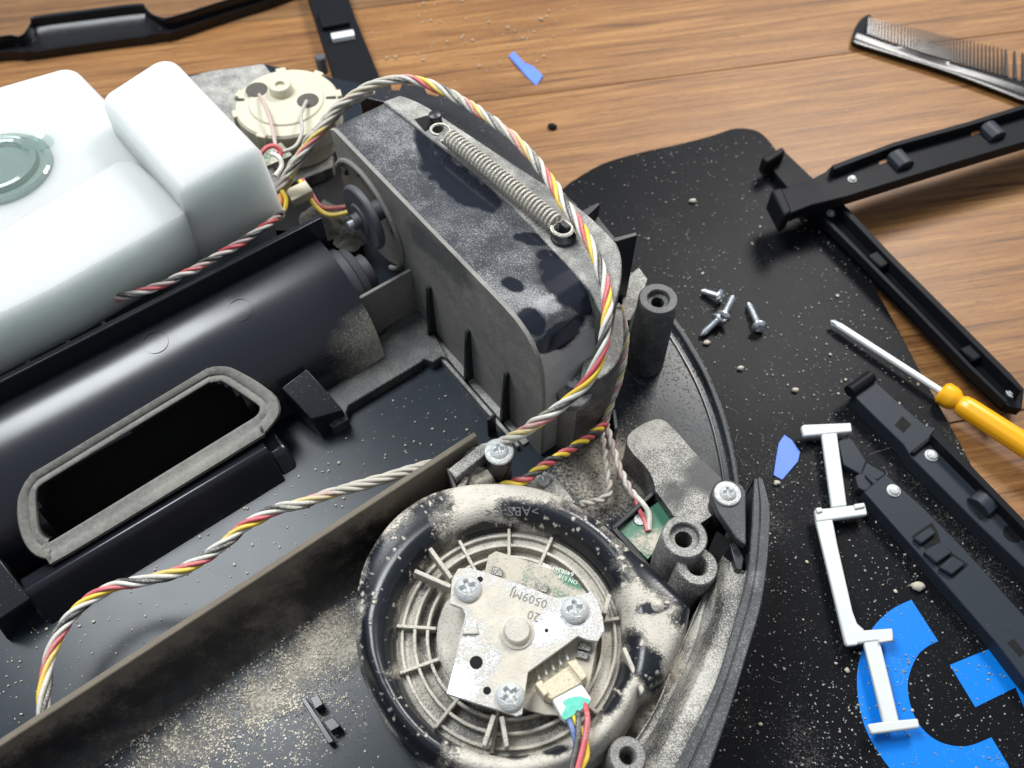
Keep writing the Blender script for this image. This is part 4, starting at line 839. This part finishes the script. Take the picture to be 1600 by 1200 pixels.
for poly in ([(1428, 840), (1454, 822), (1464, 832), (1440, 850)], [(1444, 862), (1468, 846), (1490, 862), (1464, 880)], [(1468, 886), (1488, 868), (1510, 880), (1488, 898)]): add(sD, 'snap_tab', poly, 14, 11.8, 'strip2', .6)
add(sD, 'slot', [(1574, 1004), (1584, 998), (1602, 1020), (1594, 1026)], 12.12, 11.6, 'void', 0)
# top strip with bright clip
sE = strip('black_strip', 'short black strip with a shiny metal clip at the top edge behind the housing', [(470, -40), (532, -40), (556, 30), (594, 122), (600, 160), (545, 180), (524, 128), (500, 55)], 9, .1, 'strip')
add(sE, 'snap_tab', [(495, 18), (536, 12), (546, 34), (503, 42)], 12, 8.8, 'strip', .8)
bm = BM(); a, b = P(518, 58, 11), P(553, 52, 11); d = (b - a); s = Vector((-d.y, d.x, 0)).normalized()
loft(bm, [[a + d * t + s * y + Z * z for y, z in ((-3.2, -1.6), (-2.6, .6), (-.6, 1.8), (1.6, 1.4), (2.8, -.6), (2.8, -1.8))] for t in (0, .5, 1)], True, True); obj('metal_clip', bm, 'chrome', sE, bevel=.2)
# curved trim, top left
tr_t = [(-120, 90), (0, 56), (28, 56), (40, 48), (48, 34), (54, 25), (130, 15), (216, 5), (226, 10), (236, 20), (250, 26), (270, 25), (337, 4), (430, -25), (520, -60)]
tr_b = [(-120, 100), (0, 83), (34, 83), (42, 82), (50, 81), (60, 80), (135, 69), (220, 58), (230, 57), (240, 55), (255, 53), (272, 50), (354, 22), (440, -6), (520, -40)]
trim = thing('curved_trim', 'curved glossy black trim piece with a scooped recess at the top left', 'plastic trim', P(200, 50, .1))
bt, bb = spx(tr_t, 3), spx(tr_b, 3); bm = BM()
rows = [[Vector((p.x, p.y, .1)) for p in PX(bt, 12)], PX(bt, 12), PX(mixr(bt, bb, .06), 12.3), PX(mixr(bt, bb, .14), 11), PX(mixr(bt, bb, .32), 7.5), PX(mixr(bt, bb, .6), 5.2), PX(mixr(bt, bb, .85), 5.2), PX(mixr(bt, bb, .95), 5.8), PX(bb, 5.2), [Vector((p.x, p.y, .1)) for p in PX(bb, 5.2)]]
loft(bm, rows); obj('trim_shell', bm, 'comb', trim, angle=40)

# ================================================================== COMB
cmb = thing('comb', 'glossy black hair comb lying at the upper right edge', 'comb', P(1450, 80, .1))
lo = [(1331, 64), (1337, 70), (1400, 90), (1465, 110), (1530, 133), (1600, 160), (1700, 200)]
up = [(1340, 46), (1347, 49), (1400, 70), (1465, 92), (1530, 108), (1600, 128), (1700, 158)]
bm = BM(); L0, L1 = rez(lo, 30), rez(up, 30)
rows = [PX(L0, .3), PX(L0, 2.6), PX(mixr(L0, L1, .10), 3.8), PX(mixr(L0, L1, .26), 4.3), PX(mixr(L0, L1, .34), 4.2), PX(mixr(L0, L1, .42), 4.3), PX(mixr(L0, L1, .7), 4.95), PX(L1, 5.65), PX(L1, 1.0)]
loft(bm, rows, False)
for e in (0, -1): bm.faces.new([bm.verts.new(r[e]) for r in rows])
bmesh.ops.remove_doubles(bm, verts=bm.verts[:], dist=.01); obj('comb_spine', bm, 'comb', cmb, angle=50)
bm = pprism(spx([(1331, 64), (1335, 45), (1346, 28), (1360, 22), (1362, 34), (1354, 52), (1344, 60)], 3), 4.2, 1.2); obj('end_tooth', bm, 'comb', cmb, bevel=.6)
bm = BM(); tips = [(1357, 24), (1430, 40), (1500, 57), (1600, 80), (1700, 100)]; TT, BB = rez(tips, 400), rez([(1354, 52), (1430, 78), (1500, 99), (1600, 126), (1700, 158)], 400)
i = 4
while i < 396:
    fine = TT[i][0] < 1570; w = .33 if fine else .85; a, b = P(*BB[i], 5.7), P(*TT[i], 9.5); d = b - a; s = Vector((-d.y, d.x, 0)).normalized()
    r = [[a - s * w, a + s * w, a + s * w - Z * 2, a - s * w - Z * 2], [a.lerp(b, .45) - s * w * .8 - Z * .2, a.lerp(b, .45) + s * w * .8 - Z * .2, a.lerp(b, .45) + s * w * .8 - Z * 2, a.lerp(b, .45) - s * w * .8 - Z * 2], [b - s * w * .5 - Z, b + s * w * .5 - Z, b + s * w * .5 - Z * 2.1, b - s * w * .5 - Z * 2.1]]
    loft(bm, r, True, True); i += 6 if fine else 13
o = obj('comb_teeth', bm, 'comb_t', cmb); o['kind'] = 'stuff'

# ================================================================== SCREWDRIVER, LADDER PART, CHIPS, SCREWS
sd = thing('screwdriver', 'small cross-head screwdriver with yellow handle pointing at the loose screws', 'screwdriver', P(1480, 620, PZ))
t0, t1 = P(1298, 501, 8.2), P(1474, 614, 9.6); dd = (t1 - t0).normalized(); hend = t1 + dd * 130
bm = BM(); tube(bm, [t0, t0 + dd * .6, t0 + dd * 2.6, t0 + dd * 4.4, t1], [.25, .7, 1.15, 1.5, 1.5], 16); obj('shaft', bm, 'chrome', sd, angle=40)
bm = BM()
for k in range(4):
    x, y = frame(dd); a = math.radians(45 + 90 * k); n_ = x * math.cos(a) + y * math.sin(a); box(bm, t0 + dd * 2.6 + n_ * .72, dd * 1.7, n_ * .55, dd.cross(n_) * .28)
obj('cross_tip', bm, 'steel', sd)
bm = BM(); tube(bm, [t1 - dd * 1.5, t1 - dd * 1.2, t1, t1 + dd * 3, t1 + dd * 5, t1 + dd * 6.2, t1 + dd * 7], [2, 3.8, 4.9, 5.0, 4.6, 3.6, 3.2], 24); obj('collar', bm, 'yellow_h', sd, angle=40)
bm = BM(); st = [(6.8, 3.2), (8, 4.1), (11, 4.5), (30, 4.6), (60, 4.8), (95, 5.2), (128, 5.2), (131, 4.2)]
rows = []; x, y = frame(dd)
for s_, r in st: rows.append([t1 + dd * s_ + (x * math.cos(2 * math.pi * k / 36) + y * math.sin(2 * math.pi * k / 36)) * r * (1 - .05 * (k % 6 == 0)) for k in range(36)])
loft(bm, rows, True, True); obj('handle', bm, 'yellow_h', sd, angle=40)

lad = thing('ladder_part', 'flat white plastic part with crossbars, across the blue letter', 'plastic part', P(1330, 880, PZ + 3.9))
Lz, Lb = 11.2, 9.0
for nm, poly, e in (('crossbar', [(1252, 666), (1256, 663), (1330, 660), (1332, 674), (1256, 681)], 0), ('stem', [(1284, 677), (1308, 675), (1324, 790), (1300, 793)], -.25), ('crossbar', [(1273, 795), (1300, 793), (1352, 786), (1356, 804), (1276, 815)], 0.1),
                    ('stem', [(1274, 808), (1300, 806), (1304, 824), (1309, 850), (1333, 955), (1340, 974), (1352, 984), (1330, 1003), (1321, 1005)], -.25), ('crossbar', [(1319, 990), (1340, 985), (1395, 981), (1397, 998), (1350, 1004), (1322, 1008)], .1), ('stem', [(1349, 998), (1374, 996), (1390, 1060), (1406, 1128), (1382, 1134)], -.25), ('crossbar', [(1356, 1131), (1384, 1127), (1435, 1122), (1438, 1137), (1362, 1147)], 0)):
    add(lad, nm, poly, Lz + e, Lb + e * .5, 'white_part', .6)
for poly in ([(1275, 793), (1284, 792), (1286, 799), (1277, 801)], [(1335, 787), (1351, 785), (1352, 792), (1336, 795)], [(1323, 1003), (1340, 1001), (1341, 1007), (1324, 1009)], [(1373, 999), (1395, 995), (1396, 1001), (1374, 1004)]): add(lad, 'crossbar_lip', poly, Lz + 1, Lz - 1, 'white_part', .4)

def chip(label, pts, z):
    bm = BM(); top = PX(pts, z + .8)
    for i, p in enumerate(top): p.z += .9 * math.sin(i * 2.1)
    prism(bm, top, z + .1); tag(obj('blue_chip', bm, 'blue_chip', bevel=.15), label, 'plastic scrap', 'torn blue plastic scraps')
chip('narrow torn blue plastic scrap on the bare wood behind the robot', [(795, 87), (803, 82), (818, 95), (834, 104), (848, 120), (838, 132), (822, 118), (808, 103)], 0)
chip('wide torn blue plastic scrap on the black board beside the white part', [(1217, 692), (1225, 681), (1238, 686), (1250, 706), (1246, 722), (1223, 748), (1209, 742), (1212, 718)], PZ)
bm = BM(); polar_cap(bm, P(863, 199, 0.1), 2.6, lambda r, t: 2.6 * (1 - (r / 2.9) ** 2) + mnoise.noise(Vector((r * math.cos(t), r * math.sin(t), 1)) * .6) * .8, 6, 18, skirt=.0); tag(obj('black_bit', bm, 'strip', angle=60), 'tiny black plastic bit alone on the wood behind the spring', 'plastic bit')

def loose_screw(label, tip, head, zt, zh):
    a, b = P(*tip, zt), P(*head, zh); d = (b - a).normalized(); t = thing('loose_screw', label, 'screw', (b.x, b.y, PZ), 'loose screws on the black board'); Ln = (b - a).length
    x, y = frame(d); path = [a + d * (Ln * i / 60) for i in range(61)]; rad = [min(1.35, .3 + i * .12) + .22 * (1 if i % 3 == 0 else -.4) * (i < 52) for i in range(61)]
    bm = BM(); tube(bm, path, rad, 12); obj('threaded_shank', bm, 'steel', t, angle=70)
    bm = BM(); lathe(bm, b, [(1.4, -.5), (3.3, -.2), (3.3, .3)], 24, d); polar_cap(bm, b + d * .3, 3.3, cross_head(3.3, 1.5, .3), 10, 36, d); obj('screw_head', bm, 'steel', t, angle=50)
loose_screw('loose silver screw farthest from the screwdriver, tip towards the screw post', (1096, 454), (1124, 463), PZ + 1.6, PZ + 3.4)
loose_screw('loose silver screw lying across the others, in the middle of the heap', (1146, 462), (1130, 494), PZ + 5, PZ + 5.2)
loose_screw('loose silver screw at the bottom of the heap, thin tip toward the rim', (1095, 524), (1121, 500), PZ + 1.6, PZ + 3.4)
loose_screw('loose silver screw lying apart from the heap, nearest the screwdriver', (1169, 473), (1186, 510), PZ + 1.6, PZ + 3.4)

# ================================================================== GRIT
def scatter(n, region, z, ok=None):
    o = []
    while len(o) < n:
        x, y, = random.uniform(region[0], region[2]), random.uniform(region[1], region[3])
        if ok is None or ok(x, y): o.append(P(x, y, z))
    return o
def onb(x, y):
    return in_poly(x, y, out) and random.random() < (.25 + .75 * max(0, mnoise.noise(Vector((x * .008, y * .008, 1))) + .45))
crumbs('grit', scatter(6500, (890, 200, 1600, 1200), PZ, onb), 'grit', .09, .52, pw=3.0)['label'] = 'fine grey grit strewn over the black board'
crumbs('grit', scatter(150, (920, 260, 1500, 1190), PZ, onb), 'crumb', .25, 1.0, flat=.5)['label'] = 'pale crumbs strewn over the black board'
crumbs('grit', scatter(150, (560, 0, 900, 130), 0.05, lambda x, y: random.random() < blob((x, y), 720, 40, 160, 90)), 'crumb', .2, 1.1)['label'] = 'pale crumbs on the wood behind the robot'
crumbs('grit', scatter(120, (440, 0, 1500, 260), 0.05), 'crumb', .12, .5)['label'] = 'fine specks on the wood'
def onf(x, y): return random.random() < smooth01((y - (1165 - .644 * x) - 55 - 25 * mnoise.noise(Vector((x * .02, y * .02, 7)))) / 60) and random.random() < .12 + 2.4 * max(0, mnoise.noise(Vector((x * .035, y * .035, 2)))) + 1.2 * max(0, mnoise.noise(Vector((x * .11, y * .11, 4)))) and math.hypot(x - 785, y - 990) > 232 and random.random() < max(blob((x, y), 470, 1060, 150, 85, -40, .7), blob((x, y), 330, 1150, 190, 80, -35, .7) * .8, blob((x, y), 540, 985, 60, 50, 0, .6), .05)
crumbs('grit', scatter(7000, (120, 900, 600, 1200), FZ, onf), 'flake', .06, .48, flat=.4, pw=3.0)['label'] = 'beige dust flakes on the fan bay floor'
def onbin(x, y): return y < 1150 - .644 * x and in_poly(x, y, [(0, 1165), (0, 1000), (60, 965), (500, 700), (560, 650), (690, 570), (790, 675), (745, 685)])
crumbs('grit', scatter(420, (0, 560, 800, 1165), FZ, onbin), 'crumb', .1, .62)['label'] = 'pale specks on the dust-bin bay floor'
crumbs('grit', scatter(700, (870, 640, 1140, 830), FZ, lambda x, y: random.random() < blob((x, y), 930, 740, 90, 70, 0, .6)), 'crumb', .1, .5)['label'] = 'dust flakes beside the fan'
for lab, x, y, s in (('pale round crumb on the board between screwdriver tip and rim', 1157, 577, 2.0), ('pale crumb on the board midway between blue scrap and screwdriver tip', 1242, 611, 1.9), ('big pale crumb between the blue letter and the slate strip', 1432, 918, 3.0), ('long pale crumb left of the crossed strips', 1082, 316, 2.2), ('beige crumb right beside the screw heap', 1104, 537, 1.9), ('beige crumb under the white tip of the blue scrap', 1213, 756, 1.8)):
    bm = BM(); bmesh.ops.create_icosphere(bm, subdivisions=2, radius=1); p = P(x, y, PZ)
    for v in bm.verts: k = .9 + .55 * mnoise.noise(v.co * 1.6 + Vector((x, 0, 0))); v.co = p + Vector((v.co.x * s * .85 * k, v.co.y * s * .62 * k, (v.co.z + .9) * s * .5))
    tag(obj('crumb', bm, 'crumb', angle=80), lab, 'crumb', 'large crumbs on the black board')

# loose hairs and fibres among the dust
def hairs(region, n, z, lmin, lmax, mat, label):
    bm = BM()
    for p in scatter(n, region, z):
        a = random.random() * 6.3; k = random.uniform(-.35, .35); L = random.uniform(lmin, lmax); pts = []; q = p + Z * .15
        for i in range(9):
            pts.append(q.copy()); q = q + Vector((math.cos(a), math.sin(a), 0)) * L / 8; q.z = z + .15 + .25 * abs(math.sin(i)); a += k
        tube(bm, pts, .042, 4)
    o = obj('hair_fibre', bm, mat, kind='stuff', recalc=False); o['label'] = label; return o
hairs((930, 300, 1480, 1180), 22, PZ, 3, 12, 'w_grey', 'fine hairs and fibres on the black board')
hairs((160, 1020, 560, 1200), 30, FZ, 3, 10, 'w_grey', 'fine hairs and fibres on the fan bay floor')
hairs((640, 10, 1300, 230), 16, .05, 3, 9, 'w_grey', 'fine hairs on the wood behind the robot')
for x, y in ((375, 484), (243, 535)):
    q = None
    for k in range(400):                                            # where the sight line meets the rounded cover
        z = 56 - k * .05; p = P(x, y, z); u, v, _ = uvz(p)
        if math.hypot(v + 226, z - 19) <= 35.02: q = p; break
    if q is not None:
        u, v, z = uvz(q); n_ = (V * (v + 226) + Z * (z - 19)).normalized(); bm = BM(); lathe(bm, q, [(4.6, -.5), (4.6, .03), (4.45, .04), (4.35, -.4)], 32, n_); obj('ejector_mark', bm, 'clean', rob, angle=20)
for x, y in ((1066, 622), (1045, 680)):
    bm = BM(); lathe(bm, P(x, y, FZ), [(5.2, -.3), (5.2, .08), (5.0, .08), (4.9, -.2)], 32); obj('ejector_mark', bm, 'plastic', rob, angle=20)
